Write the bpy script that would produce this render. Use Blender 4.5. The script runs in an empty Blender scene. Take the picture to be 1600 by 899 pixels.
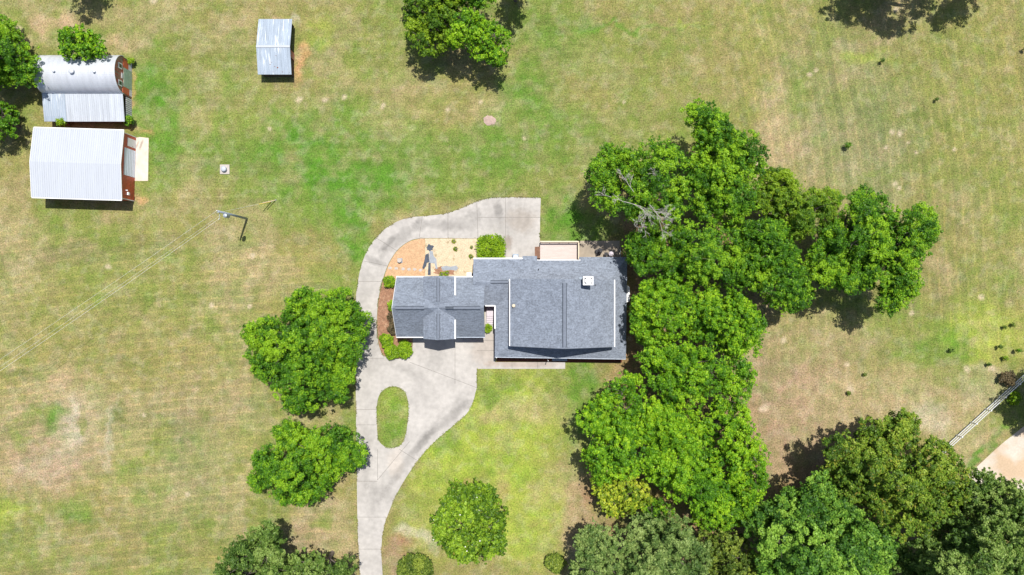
import bpy, math, random
import numpy as np
from mathutils import Vector, Matrix
from mathutils.geometry import tessellate_polygon

random.seed(7); rng = np.random.default_rng(11)
S = 11.0            # plan units per metre: plan coordinates are a survey drawing of the plot, 11 units = 1 m
H = 97.0            # height of the drone above the lawn
CX, CY = 800.0, 449.5
scene = bpy.context.scene

# ---------------------------------------------------------------- camera, sky, sun, exposure
cam_d = bpy.data.cameras.new('camera'); cam = bpy.data.objects.new('camera', cam_d)
scene.collection.objects.link(cam)
cam.location = (0, 0, H); cam.rotation_euler = (0, 0, 0)
cam_d.sensor_width = 36; cam_d.lens = 36 * H / (1600 / S); cam_d.clip_end = 8000; cam_d.clip_start = 1
scene.camera = cam
SUN_EL, SUN_AZ = math.radians(71.8), math.radians(17.7)   # azimuth from +Y towards +X
world = bpy.data.worlds.new('World'); scene.world = world; world.use_nodes = True
wn = world.node_tree
sky = wn.nodes.new('ShaderNodeTexSky'); sky.sky_type = 'NISHITA'; sky.sun_disc = False
sky.sun_elevation = SUN_EL; sky.sun_rotation = SUN_AZ
sky.air_density = 1.0; sky.dust_density = 1.5
wn.nodes['Background'].inputs['Strength'].default_value = 0.095
wn.links.new(sky.outputs[0], wn.nodes['Background'].inputs['Color'])
sun_d = bpy.data.lights.new('sun', 'SUN'); sun = bpy.data.objects.new('sun', sun_d); scene.collection.objects.link(sun)
sun_d.energy = 4.8; sun_d.angle = math.radians(0.5); sun_d.color = (1.0, 0.965, 0.9)
sv = Vector((math.cos(SUN_EL) * math.sin(SUN_AZ), math.cos(SUN_EL) * math.cos(SUN_AZ), math.sin(SUN_EL)))
sun.rotation_euler = sv.to_track_quat('Z', 'Y').to_euler(); sun.location = (0, 0, 60)
scene.view_settings.view_transform = 'Standard'; scene.view_settings.look = 'None'
scene.view_settings.exposure = 0.25; scene.view_settings.gamma = 1.0
scene.view_settings.use_curve_mapping = False
scene.cycles.max_bounces = 6; scene.cycles.transparent_max_bounces = 4

# ---------------------------------------------------------------- helpers
def P(px, py): return ((px - CX) / S, (CY - py) / S)
def U(px, py, z):                       # point of the aerial survey at height z -> plan
    k = 1 - z / H
    return (CX + (px - CX) * k, CY + (py - CY) * k)
def UP(px, py, z): return P(*U(px, py, z))
KALB = 0.58
def lin(c, k=KALB):
    o = []
    for v in c[:3]:
        v = v / 255.0
        v = v / 12.92 if v <= 0.04045 else ((v + 0.055) / 1.055) ** 2.4
        o.append(min(v * k, 0.85))
    return tuple(o)

def tag(o, label=None, cat=None, group=None, kind=None):
    if label: o['label'] = label
    if cat: o['category'] = cat
    if group: o['group'] = group
    if kind: o['kind'] = kind
    return o
def root(name, x, y, z=0, rz=0, label=None, cat=None, group=None):
    o = bpy.data.objects.new(name, None); o.empty_display_size = .3
    o.location = (x, y, z); o.rotation_euler = (0, 0, rz)
    scene.collection.objects.link(o); return tag(o, label, cat, group)
def world_m(o):
    m = Matrix.Translation(o.location) @ Matrix.Rotation(o.rotation_euler[2], 4, 'Z') if o else Matrix()
    return world_m(o.parent) @ m if (o and o.parent) else m

class MB:
    def __init__(s): s.v = []; s.f = []; s.m = []
    def add(s, vs, fs, m=0):
        b = len(s.v); s.v += [tuple(v) for v in vs]; s.f += [tuple(b + i for i in f) for f in fs]; s.m += [m] * len(fs); return s
    def box(s, x0, x1, y0, y1, z0, z1, m=0):
        if x0 > x1: x0, x1 = x1, x0
        if y0 > y1: y0, y1 = y1, y0
        return s.add([(x0,y0,z0),(x1,y0,z0),(x1,y1,z0),(x0,y1,z0),(x0,y0,z1),(x1,y0,z1),(x1,y1,z1),(x0,y1,z1)],
                     [(0,3,2,1),(4,5,6,7),(0,1,5,4),(1,2,6,5),(2,3,7,6),(3,0,4,7)], m)
    def bar(s, a, b, w, h, m=0):        # rectangular bar from a to b, w across (horizontal), h vertical
        a, b = Vector(a), Vector(b); d = (b - a).normalized()
        up = Vector((0,0,1)) if abs(d.z) < .95 else Vector((1,0,0))
        r = d.cross(up).normalized() * w / 2; u = r.cross(d).normalized() * h / 2
        vs = [p + sx * r + sy * u for p in (a, b) for sx, sy in ((-1,-1),(1,-1),(1,1),(-1,1))]
        return s.add(vs, [(0,1,2,3),(7,6,5,4),(0,4,5,1),(1,5,6,2),(2,6,7,3),(3,7,4,0)], m)
    def slab(s, pts, t, m=0):           # polygon (any plane, counter-clockwise from above) with its underside t below
        n = len(pts); vs = [tuple(p) for p in pts] + [(p[0], p[1], p[2] - t) for p in pts]
        tris = tessellate_polygon([[Vector(p) for p in pts]]) if n > 4 else [tuple(range(n))]
        fs = []
        for tr in tris:
            a, b, c = [Vector(pts[i]) for i in tr[:3]]
            if (b - a).cross(c - a).z < 0: tr = tuple(reversed(tr))
            fs.append(tuple(tr)); fs.append(tuple(i + n for i in reversed(tr)))
        fs += [(i, i + n, (i + 1) % n + n, (i + 1) % n) for i in range(n)]
        return s.add(vs, fs, m)
    def tube(s, a, b, r0, r1=None, n=8, m=0, cap=True):
        r1 = r0 if r1 is None else r1
        a, b = Vector(a), Vector(b); d = (b - a).normalized()
        u = d.orthogonal().normalized(); w = d.cross(u)
        vs = []
        for p, r in ((a, r0), (b, r1)):
            for i in range(n):
                t = 2 * math.pi * i / n; vs.append(p + (u * math.cos(t) + w * math.sin(t)) * r)
        fs = [(i, (i + 1) % n, n + (i + 1) % n, n + i) for i in range(n)]
        if cap: fs += [tuple(reversed(range(n))), tuple(range(n, 2 * n))]
        return s.add(vs, fs, m)
    def dome(s, c, r, h, n=12, k=4, m=0):
        vs = []; fs = []
        for j in range(k):
            a = j / k * math.pi / 2
            for i in range(n):
                t = 2 * math.pi * i / n
                vs.append((c[0] + r * math.cos(a) * math.cos(t), c[1] + r * math.cos(a) * math.sin(t), c[2] + h * math.sin(a)))
        vs.append((c[0], c[1], c[2] + h))
        for j in range(k - 1):
            for i in range(n): fs.append((j*n+i, j*n+(i+1)%n, (j+1)*n+(i+1)%n, (j+1)*n+i))
        for i in range(n): fs.append(((k-1)*n+i, (k-1)*n+(i+1)%n, k*n))
        fs.append(tuple(reversed(range(n))))
        return s.add(vs, fs, m)
    def build(s, name, mats, parent=None, local=False, smooth=False, bevel=0):
        me = bpy.data.meshes.new(name)
        vs = s.v
        if parent is not None and not local:
            inv = world_m(parent).inverted(); vs = [tuple(inv @ Vector(v)) for v in vs]
        me.from_pydata(vs, [], s.f); me.validate()
        mats = mats if isinstance(mats, (list, tuple)) else [mats]
        for m in mats: me.materials.append(m)
        if len(mats) > 1 and len(me.polygons) == len(s.m): me.polygons.foreach_set('material_index', s.m)
        if smooth: me.polygons.foreach_set('use_smooth', [True] * len(me.polygons))
        me.update()
        o = bpy.data.objects.new(name, me); scene.collection.objects.link(o)
        if parent is not None: o.parent = parent
        if bevel:
            b = o.modifiers.new('bevel', 'BEVEL'); b.width = bevel; b.segments = 2; b.limit_method = 'ANGLE'
        return o

# ---------------------------------------------------------------- materials
def mat(name, col, rough=.8, metal=0.0, var=.15, scale=3.0, var2=.12, scale2=14.0, bump=.0, bscale=30, spec=.3, stretch=None, tint=None, tintscale=1.0, tintamt=(.5,.7)):
    m = bpy.data.materials.new(name); m.use_nodes = True; nt = m.node_tree; N = nt.nodes; L = nt.links
    b = N['Principled BSDF']; b.inputs['Roughness'].default_value = rough; b.inputs['Metallic'].default_value = metal
    b.inputs['Specular IOR Level'].default_value = spec
    tc = N.new('ShaderNodeTexCoord'); vec = tc.outputs['Object']
    if stretch:
        mp = N.new('ShaderNodeMapping'); mp.inputs['Scale'].default_value = stretch; L.new(vec, mp.inputs[0]); vec = mp.outputs[0]
    def noise(sc, det=4):
        n = N.new('ShaderNodeTexNoise'); n.inputs['Scale'].default_value = sc; n.inputs['Detail'].default_value = det
        L.new(vec, n.inputs['Vector']); return n.outputs['Fac']
    def rng_(fac, lo, hi, a=.3, c=.7):
        r = N.new('ShaderNodeMapRange'); r.inputs[1].default_value = a; r.inputs[2].default_value = c
        r.inputs[3].default_value = lo; r.inputs[4].default_value = hi; L.new(fac, r.inputs[0]); return r.outputs[0]
    f1 = rng_(noise(scale), 1 - var, 1 + var); f2 = rng_(noise(scale2), 1 - var2, 1 + var2)
    mul = N.new('ShaderNodeMath'); mul.operation = 'MULTIPLY'; L.new(f1, mul.inputs[0]); L.new(f2, mul.inputs[1])
    rgb = N.new('ShaderNodeRGB'); rgb.outputs[0].default_value = (*col, 1); src = rgb.outputs[0]
    if tint:
        mx = N.new('ShaderNodeMix'); mx.data_type = 'RGBA'; L.new(rng_(noise(tintscale, 6), 0, 1, *tintamt), mx.inputs[0])
        L.new(src, mx.inputs[6]); mx.inputs[7].default_value = (*tint, 1); src = mx.outputs[2]
    vm = N.new('ShaderNodeVectorMath'); vm.operation = 'SCALE'; L.new(src, vm.inputs[0]); L.new(mul.outputs[0], vm.inputs['Scale'])
    L.new(vm.outputs[0], b.inputs['Base Color'])
    if bump:
        bp = N.new('ShaderNodeBump'); bp.inputs['Strength'].default_value = bump; bp.inputs['Distance'].default_value = .05
        L.new(noise(bscale, 3), bp.inputs['Height']); L.new(bp.outputs[0], b.inputs['Normal'])
    m['src'] = ''; return m

def attr_mat(name, rough=.9, detail=True, bump=.5):
    """colour from the 'Col' attribute, broken up by fine noise"""
    m = bpy.data.materials.new(name); m.use_nodes = True; nt = m.node_tree; N = nt.nodes; L = nt.links
    b = N['Principled BSDF']; b.inputs['Roughness'].default_value = rough; b.inputs['Specular IOR Level'].default_value = .15
    a = N.new('ShaderNodeAttribute'); a.attribute_name = 'Col'; src = a.outputs['Color']
    if detail:
        tc = N.new('ShaderNodeTexCoord')
        def nz(sc, lo, hi, det=3, off=0, ra=.3, rb=.7):
            mp = N.new('ShaderNodeMapping'); mp.inputs['Location'].default_value = (off, off*.7, 0); L.new(tc.outputs['Object'], mp.inputs[0])
            n = N.new('ShaderNodeTexNoise'); n.inputs['Scale'].default_value = sc; n.inputs['Detail'].default_value = det; n.inputs['Roughness'].default_value = .65
            L.new(mp.outputs[0], n.inputs['Vector'])
            r = N.new('ShaderNodeMapRange'); r.inputs[1].default_value = ra; r.inputs[2].default_value = rb
            r.inputs[3].default_value = lo; r.inputs[4].default_value = hi; L.new(n.outputs['Fac'], r.inputs[0]); return r.outputs[0], n
        f1, n1 = nz(5.0, .52, 1.48, 4); f2, _ = nz(1.3, .90, 1.10, 5, 9)
        mul = N.new('ShaderNodeMath'); mul.operation = 'MULTIPLY'; L.new(f1, mul.inputs[0]); L.new(f2, mul.inputs[1])
        vm = N.new('ShaderNodeVectorMath'); vm.operation = 'SCALE'; L.new(src, vm.inputs[0]); L.new(mul.outputs[0], vm.inputs['Scale'])
        # dry straw / clover mottling
        f3, _ = nz(2.6, 0, .55, 6, 31, .48, .66)
        mx = N.new('ShaderNodeMix'); mx.data_type = 'RGBA'; L.new(f3, mx.inputs[0]); L.new(vm.outputs[0], mx.inputs[6])
        hs = N.new('ShaderNodeVectorMath'); hs.operation = 'MULTIPLY_ADD'; L.new(vm.outputs[0], hs.inputs[0])
        hs.inputs[1].default_value = (1.12, .96, 1.05); hs.inputs[2].default_value = (.05, .025, .03); L.new(hs.outputs[0], mx.inputs[7])
        f4, _ = nz(3.4, 0, .6, 6, 77, .50, .66)
        mx2 = N.new('ShaderNodeMix'); mx2.data_type = 'RGBA'; L.new(f4, mx2.inputs[0]); L.new(mx.outputs[2], mx2.inputs[6])
        h2 = N.new('ShaderNodeVectorMath'); h2.operation = 'MULTIPLY'; L.new(vm.outputs[0], h2.inputs[0]); h2.inputs[1].default_value = (.62, .84, .55); L.new(h2.outputs[0], mx2.inputs[7])
        src = mx2.outputs[2]
        bp = N.new('ShaderNodeBump'); bp.inputs['Strength'].default_value = bump; bp.inputs['Distance'].default_value = .12
        L.new(n1.outputs['Fac'], bp.inputs['Height']); L.new(bp.outputs[0], b.inputs['Normal'])
    L.new(src, b.inputs['Base Color']); return m

def concrete_mat(name, col, blobs):
    m = mat(name, col, rough=.85, var=.10, scale=.35, var2=.10, scale2=1.5, bump=.15, bscale=25)
    nt = m.node_tree; N = nt.nodes; L = nt.links; b = N['Principled BSDF']
    src = b.inputs['Base Color'].links[0].from_socket
    tc = [n for n in N if n.bl_idname == 'ShaderNodeTexCoord'][0]
    nz = N.new('ShaderNodeTexNoise'); nz.inputs['Scale'].default_value = .8; nz.inputs['Detail'].default_value = 6; nz.inputs['Roughness'].default_value = .7
    L.new(tc.outputs['Object'], nz.inputs['Vector'])
    for (px, py, rx, ry, rot, mul) in blobs:      # stains and patches with a shape of their own
        x, y = P(px, py)
        mp = N.new('ShaderNodeMapping'); mp.vector_type = 'TEXTURE'; mp.inputs['Location'].default_value = (x, y, 0)
        mp.inputs['Rotation'].default_value = (0, 0, -math.radians(rot)); mp.inputs['Scale'].default_value = (rx / S, ry / S, 1e3)
        L.new(tc.outputs['Object'], mp.inputs[0])
        ln = N.new('ShaderNodeVectorMath'); ln.operation = 'LENGTH'; L.new(mp.outputs[0], ln.inputs[0])
        ad = N.new('ShaderNodeMath'); ad.operation = 'MULTIPLY_ADD'; L.new(nz.outputs['Fac'], ad.inputs[0]); ad.inputs[1].default_value = 1.6; L.new(ln.outputs['Value'], ad.inputs[2])
        r = N.new('ShaderNodeMapRange'); r.interpolation_type = 'SMOOTHSTEP'; r.inputs[1].default_value = 1.25; r.inputs[2].default_value = 2.1; r.inputs[3].default_value = 1; r.inputs[4].default_value = 0
        L.new(ad.outputs[0], r.inputs[0])
        mx = N.new('ShaderNodeMix'); mx.data_type = 'RGBA'; L.new(r.outputs[0], mx.inputs[0]); L.new(src, mx.inputs[6])
        sc = N.new('ShaderNodeVectorMath'); sc.operation = 'MULTIPLY'; L.new(src, sc.inputs[0]); sc.inputs[1].default_value = mul if isinstance(mul, tuple) else (mul, mul, mul)
        L.new(sc.outputs[0], mx.inputs[7]); src = mx.outputs[2]
    L.new(src, b.inputs['Base Color']); return m

M = {}
def shingle(name, col):
    m = mat(name, col, rough=.9, var=.10, scale=.8, var2=.20, scale2=5.5, bump=.4, bscale=14, spec=.15)
    nt = m.node_tree; N = nt.nodes; L = nt.links; b = N['Principled BSDF']; src = b.inputs['Base Color'].links[0].from_socket
    tc = [n for n in N if n.bl_idname == 'ShaderNodeTexCoord'][0]
    mp = N.new('ShaderNodeMapping'); mp.inputs['Scale'].default_value = (2.6, 5.5, 5.5); L.new(tc.outputs['Object'], mp.inputs[0])
    vo = N.new('ShaderNodeTexVoronoi'); vo.inputs['Scale'].default_value = 1.0; L.new(mp.outputs[0], vo.inputs['Vector'])
    sp = N.new('ShaderNodeSeparateColor'); L.new(vo.outputs['Color'], sp.inputs[0])
    r = N.new('ShaderNodeMapRange'); r.inputs[1].default_value = 0; r.inputs[2].default_value = 1; r.inputs[3].default_value = .82; r.inputs[4].default_value = 1.14; L.new(sp.outputs[0], r.inputs[0])
    vm = N.new('ShaderNodeVectorMath'); vm.operation = 'SCALE'; L.new(src, vm.inputs[0]); L.new(r.outputs[0], vm.inputs['Scale']); L.new(vm.outputs[0], b.inputs['Base Color'])
    return m
M['shingle'] = shingle('grey_shingles', lin((159, 168, 183)))
M['ridge'] = mat('ridge_shingles', lin((142, 150, 164)), rough=.9, var=.1, spec=.15)
M['ridge_dark'] = mat('ridge_vent_slot', lin((98, 106, 118)), rough=.9)
M['white'] = mat('white_trim', (.78, .78, .78), rough=.5, var=.03, var2=.03)
M['brick'] = mat('red_brick', (.26, .11, .075), rough=.9, var=.2, scale=2, var2=.25, scale2=16, bump=.3)
M['glass'] = mat('dark_glass', (.03, .035, .04), rough=.08, spec=.6, var=0, var2=0)
M['door_blue'] = mat('pale_door', lin((182, 198, 215)), rough=.5, var=.04, var2=.03)
M['white_metal'] = mat('white_roof_metal', (.44, .465, .51), rough=.6, metal=.0, var=.04, scale=.6, var2=.03, scale2=4, spec=.2, stretch=(3, .25, 1))
M['galv'] = mat('galvanised_metal', (.56, .58, .62), rough=.42, metal=.25, var=.10, scale=.5, var2=.06, scale2=5, stretch=(2.5, .3, 1))
M['galv_old'] = mat('worn_galvanised_metal', (.44, .47, .515), rough=.6, metal=.1, var=.14, scale=.7, var2=.06, scale2=6, stretch=(3, .25, 1))
M['shed_tin'] = mat('blue_grey_tin', (.315, .37, .44), rough=.6, metal=.1, var=.16, scale=.9, var2=.08, scale2=6, stretch=(3, .25, 1), tint=(.52, .56, .60), tintscale=1.1, tintamt=(.58, .64))
M['red_metal'] = mat('red_corrugated_metal', (.60, .13, .07), rough=.5, var=.12, scale=1.2, tint=(.42, .12, .06), tintscale=1.3)
M['old_wood'] = mat('weathered_wood', (.34, .23, .18), rough=.95, var=.3, scale=1.5, var2=.3, scale2=12, stretch=(1, 5, 1), tint=(.50, .14, .10), tintscale=.7, tintamt=(.45,.6))
M['dark_wood'] = mat('dark_boards', (.075, .055, .045), rough=.95, var=.3)
M['green_door'] = mat('faded_green_boards', (.36, .45, .36), rough=.9, var=.15)
M['pale_board'] = mat('pale_boards', (.72, .68, .72), rough=.9, var=.25, scale=4)
M['deck'] = mat('deck_boards', lin((232, 216, 208), .68), rough=.8, var=.06, scale=1.5, var2=.06, scale2=6, stretch=(.3, 5, 1))
M['deck_rail'] = mat('cream_rail', lin((245, 228, 198), .68), rough=.7, var=.05)
M['brown_wood'] = mat('brown_stained_wood', (.22, .12, .08), rough=.85, var=.2)
M['stair'] = mat('painted_steps', lin((226, 216, 224), .7), rough=.7, var=.05)
M['stone'] = mat('stepping_stone', lin((225, 215, 205)), rough=.9, var=.12, scale=4)
M['slab'] = mat('bluish_slab', lin((185, 192, 200)), rough=.85, var=.12, scale=2)
M['fabric'] = mat('weed_cloth', lin((98, 106, 120)), rough=.95, var=.2, scale=3)
M['black'] = mat('black_metal', (.02, .02, .025), rough=.6)
M['grey_metal'] = mat('grey_metal', (.32, .36, .42), rough=.45, metal=.4)
M['pole'] = mat('grey_pole_wood', (.30, .34, .40), rough=.9, var=.2, stretch=(6, 6, .6))
M['wire'] = mat('bare_wire', (.75, .75, .74), rough=.5)
M['yellow'] = mat('yellow_guard', (.80, .60, .10), rough=.6)
M['pale_guard'] = mat('pale_guard', (.75, .58, .40), rough=.6)
M['vinyl'] = mat('white_vinyl', (.80, .81, .85), rough=.4, var=.02)
M['pine_straw'] = mat('orange_pine_straw', lin((230, 188, 146), .62), rough=.95, var=.10, scale=2, var2=.25, scale2=9, bump=.5, bscale=18)
M['chips'] = mat('cream_gravel', lin((238, 218, 184), .62), rough=.95, var=.08, scale=1.5, var2=.22, scale2=9, bump=.5, bscale=18, tint=lin((200, 178, 140)), tintscale=1.6, tintamt=(.58, .72))
M['mulch'] = mat('red_brown_mulch', lin((182, 138, 110)), rough=.95, var=.16, scale=1.5, var2=.3, scale2=7, bump=.6, bscale=14, tint=lin((205, 165, 135)), tintscale=1.8, tintamt=(.5, .7))
M['soil'] = mat('shade_tinted_mulch', lin((128, 78, 58)), rough=.95, var=.2, var2=.3)  # mulch tone darkened to carry the shade below the front eave
M['bark'] = mat('grey_bark', (.17, .14, .12), rough=.95, var=.25, scale=4, bump=.5)
M['dead'] = mat('pale_dead_wood', (.42, .39, .36), rough=.9, var=.15)
M['petal'] = mat('white_petals', (.85, .82, .74), rough=.6, var=.05)

CONC = lin((219, 213, 206))
M['concrete'] = concrete_mat('driveway_concrete', CONC, [
    (790, 345, 44, 30, 0, .86), (779, 328, 7, 16, -10, .66), (742, 336, 12, 10, 0, .74), (690, 352, 40, 9, 8, .80), (815, 345, 26, 20, 0, (.90, .86, .82)), (792, 380, 9, 12, 10, (.72, .66, .62)), (625, 372, 34, 9, -40, .78), (607, 380, 20, 5, -45, .72),
    (585, 408, 22, 6, 25, .70), (600, 395, 14, 5, -60, .78), (655, 352, 14, 9, 0, .80), (722, 350, 34, 12, 0, .84), (570, 445, 12, 30, 0, .88), (640, 716, 84, 7, -54, .80), (662, 690, 30, 6, -48, .76), (700, 655, 52, 8, -38, .80), (720, 630, 20, 12, -50, .86), (575, 560, 14, 30, 0, .88),
    (582, 520, 18, 30, 0, .84), (572, 700, 9, 60, 0, .88), (585, 790, 12, 40, 0, .88), (600, 770, 12, 30, -60, .84), (680, 560, 12, 26, 20, .88), (655, 590, 26, 8, 30, .90), (630, 575, 16, 8, 0, .86), (760, 545, 26, 30, 0, (.93, .88, .84)), (820, 569, 60, 6, 0, (.9, .82, .77)), (618, 722, 13, 26, 0, (1.06, 1.02, .98)), (690, 570, 60, 24, 0, 1.03),
    (572, 487, 12, 5, 6, 1.15)])
M['apron'] = concrete_mat('apron_concrete', lin((244, 226, 208), .7), [(221, 226, 2.2, 9, 20, .55), (215, 226, 1.5, 7, 20, .65)])
M['patio'] = concrete_mat('patio_concrete', lin((200, 185, 165)), [(930, 390, 22, 10, 0, .85)])
M['dirt'] = mat('dirt_road_clay', lin((238, 226, 210), .62), rough=.95, var=.05, scale=.3, var2=.08, scale2=4, bump=.2, tint=lin((228, 200, 168), .62), tintscale=.25, tintamt=(.45, .6))

def leaf_mat(name, dark, mid, light, accent=None, trans=.25, amt=(.80, .95)):
    m = bpy.data.materials.new(name); m.use_nodes = True; nt = m.node_tree; N = nt.nodes; L = nt.links
    N.remove(N['Principled BSDF']); out = N['Material Output']
    a = N.new('ShaderNodeAttribute'); a.attribute_name = 'Col'
    sp = N.new('ShaderNodeSeparateColor'); L.new(a.outputs['Color'], sp.inputs[0])
    cr = N.new('ShaderNodeValToRGB'); e = cr.color_ramp.elements
    e[0].position = 0; e[0].color = (*dark, 1); e[1].position = 1; e[1].color = (*light, 1)
    k = e.new(.5); k.color = (*mid, 1); L.new(sp.outputs[0], cr.inputs[0]); src = cr.outputs[0]
    if accent:
        r = N.new('ShaderNodeMapRange'); r.inputs[1].default_value = amt[0]; r.inputs[2].default_value = amt[1]; L.new(sp.outputs[1], r.inputs[0])
        mx = N.new('ShaderNodeMix'); mx.data_type = 'RGBA'; L.new(r.outputs[0], mx.inputs[0]); L.new(src, mx.inputs[6]); mx.inputs[7].default_value = (*accent, 1); src = mx.outputs[2]
    d = N.new('ShaderNodeBsdfPrincipled'); d.inputs['Roughness'].default_value = .5; d.inputs['Specular IOR Level'].default_value = .25; L.new(src, d.inputs['Base Color'])
    t = N.new('ShaderNodeBsdfTranslucent'); hs = N.new('ShaderNodeVectorMath'); hs.operation = 'MULTIPLY'; L.new(src, hs.inputs[0]); hs.inputs[1].default_value = (1.25, 1.25, .7); L.new(hs.outputs[0], t.inputs[0])
    ms = N.new('ShaderNodeMixShader'); ms.inputs[0].default_value = trans; L.new(d.outputs[0], ms.inputs[1]); L.new(t.outputs[0], ms.inputs[2]); L.new(ms.outputs[0], out.inputs[0])
    return m
LM = {
 'green': leaf_mat('green_leaves', (.028,.095,.006), (.095,.25,.010), (.28,.47,.018), trans=.22),
 'bright': leaf_mat('bright_green_leaves', (.040,.13,.006), (.14,.33,.010), (.33,.53,.018), trans=.22),
 'yellow': leaf_mat('yellow_green_leaves', (.05,.12,.008), (.125,.24,.012), (.27,.40,.02), trans=.22),
 'olive': leaf_mat('olive_leaves', (.045,.085,.010), (.13,.20,.024), (.29,.36,.05), trans=.2),
 'dull': leaf_mat('dull_green_leaves', (.045,.10,.014), (.12,.21,.032), (.27,.37,.09), trans=.22),
 'oak': leaf_mat('blue_green_leaves', (.032,.10,.012), (.11,.25,.024), (.27,.45,.055), trans=.22),
 'rust': leaf_mat('rust_tinted_leaves', (.045,.10,.010), (.13,.235,.018), (.29,.38,.04), (.40,.29,.05), amt=(.78, 1.05), trans=.22),
 'pine': leaf_mat('grey_green_needles', (.055,.115,.022), (.14,.225,.05), (.29,.38,.11), trans=.18),
 'magnolia': leaf_mat('glossy_leaves', (.035,.085,.006), (.12,.23,.010), (.28,.42,.03), (.26,.16,.04), trans=.12, amt=(.90, 1.0)),
 'gold':   leaf_mat('golden_leaves', (.10,.18,.012), (.24,.34,.02), (.52,.56,.05), trans=.2),
 'box': leaf_mat('hedge_leaves', (.09,.19,.006), (.19,.33,.008), (.32,.48,.02), trans=.2),
 'brown':  leaf_mat('brown_leaves', (0.0725,0.0621,0.0345), (0.1450,0.1173,0.0575), (0.2320,0.1656,0.0920)),
}

# ---------------------------------------------------------------- value noise in numpy
def vnoise(x, y, seed):
    r = np.random.default_rng(seed); T = r.random((256, 256))
    xi = np.floor(x).astype(int); yi = np.floor(y).astype(int); fx = x - xi; fy = y - yi
    fx = fx * fx * (3 - 2 * fx); fy = fy * fy * (3 - 2 * fy)
    a = T[xi & 255, yi & 255]; b = T[(xi + 1) & 255, yi & 255]; c = T[xi & 255, (yi + 1) & 255]; d = T[(xi + 1) & 255, (yi + 1) & 255]
    return (a * (1 - fx) + b * fx) * (1 - fy) + (c * (1 - fx) + d * fx) * fy
def fbm(x, y, sc, seed, o=4):
    v = 0; a = 1; t = 0
    for i in range(o):
        th = .6 + 1.1 * i + seed * .37; ct, st_ = math.cos(th), math.sin(th)
        v = v + a * vnoise((x * ct - y * st_) / sc + 37.1 * i, (x * st_ + y * ct) / sc + 11.3 * i, seed + i); t += a; a *= .58; sc = sc / 2.13
    return v / t
def sstep(a, b, v):
    t = np.clip((v - a) / (b - a), 0, 1); return t * t * (3 - 2 * t)

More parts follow.
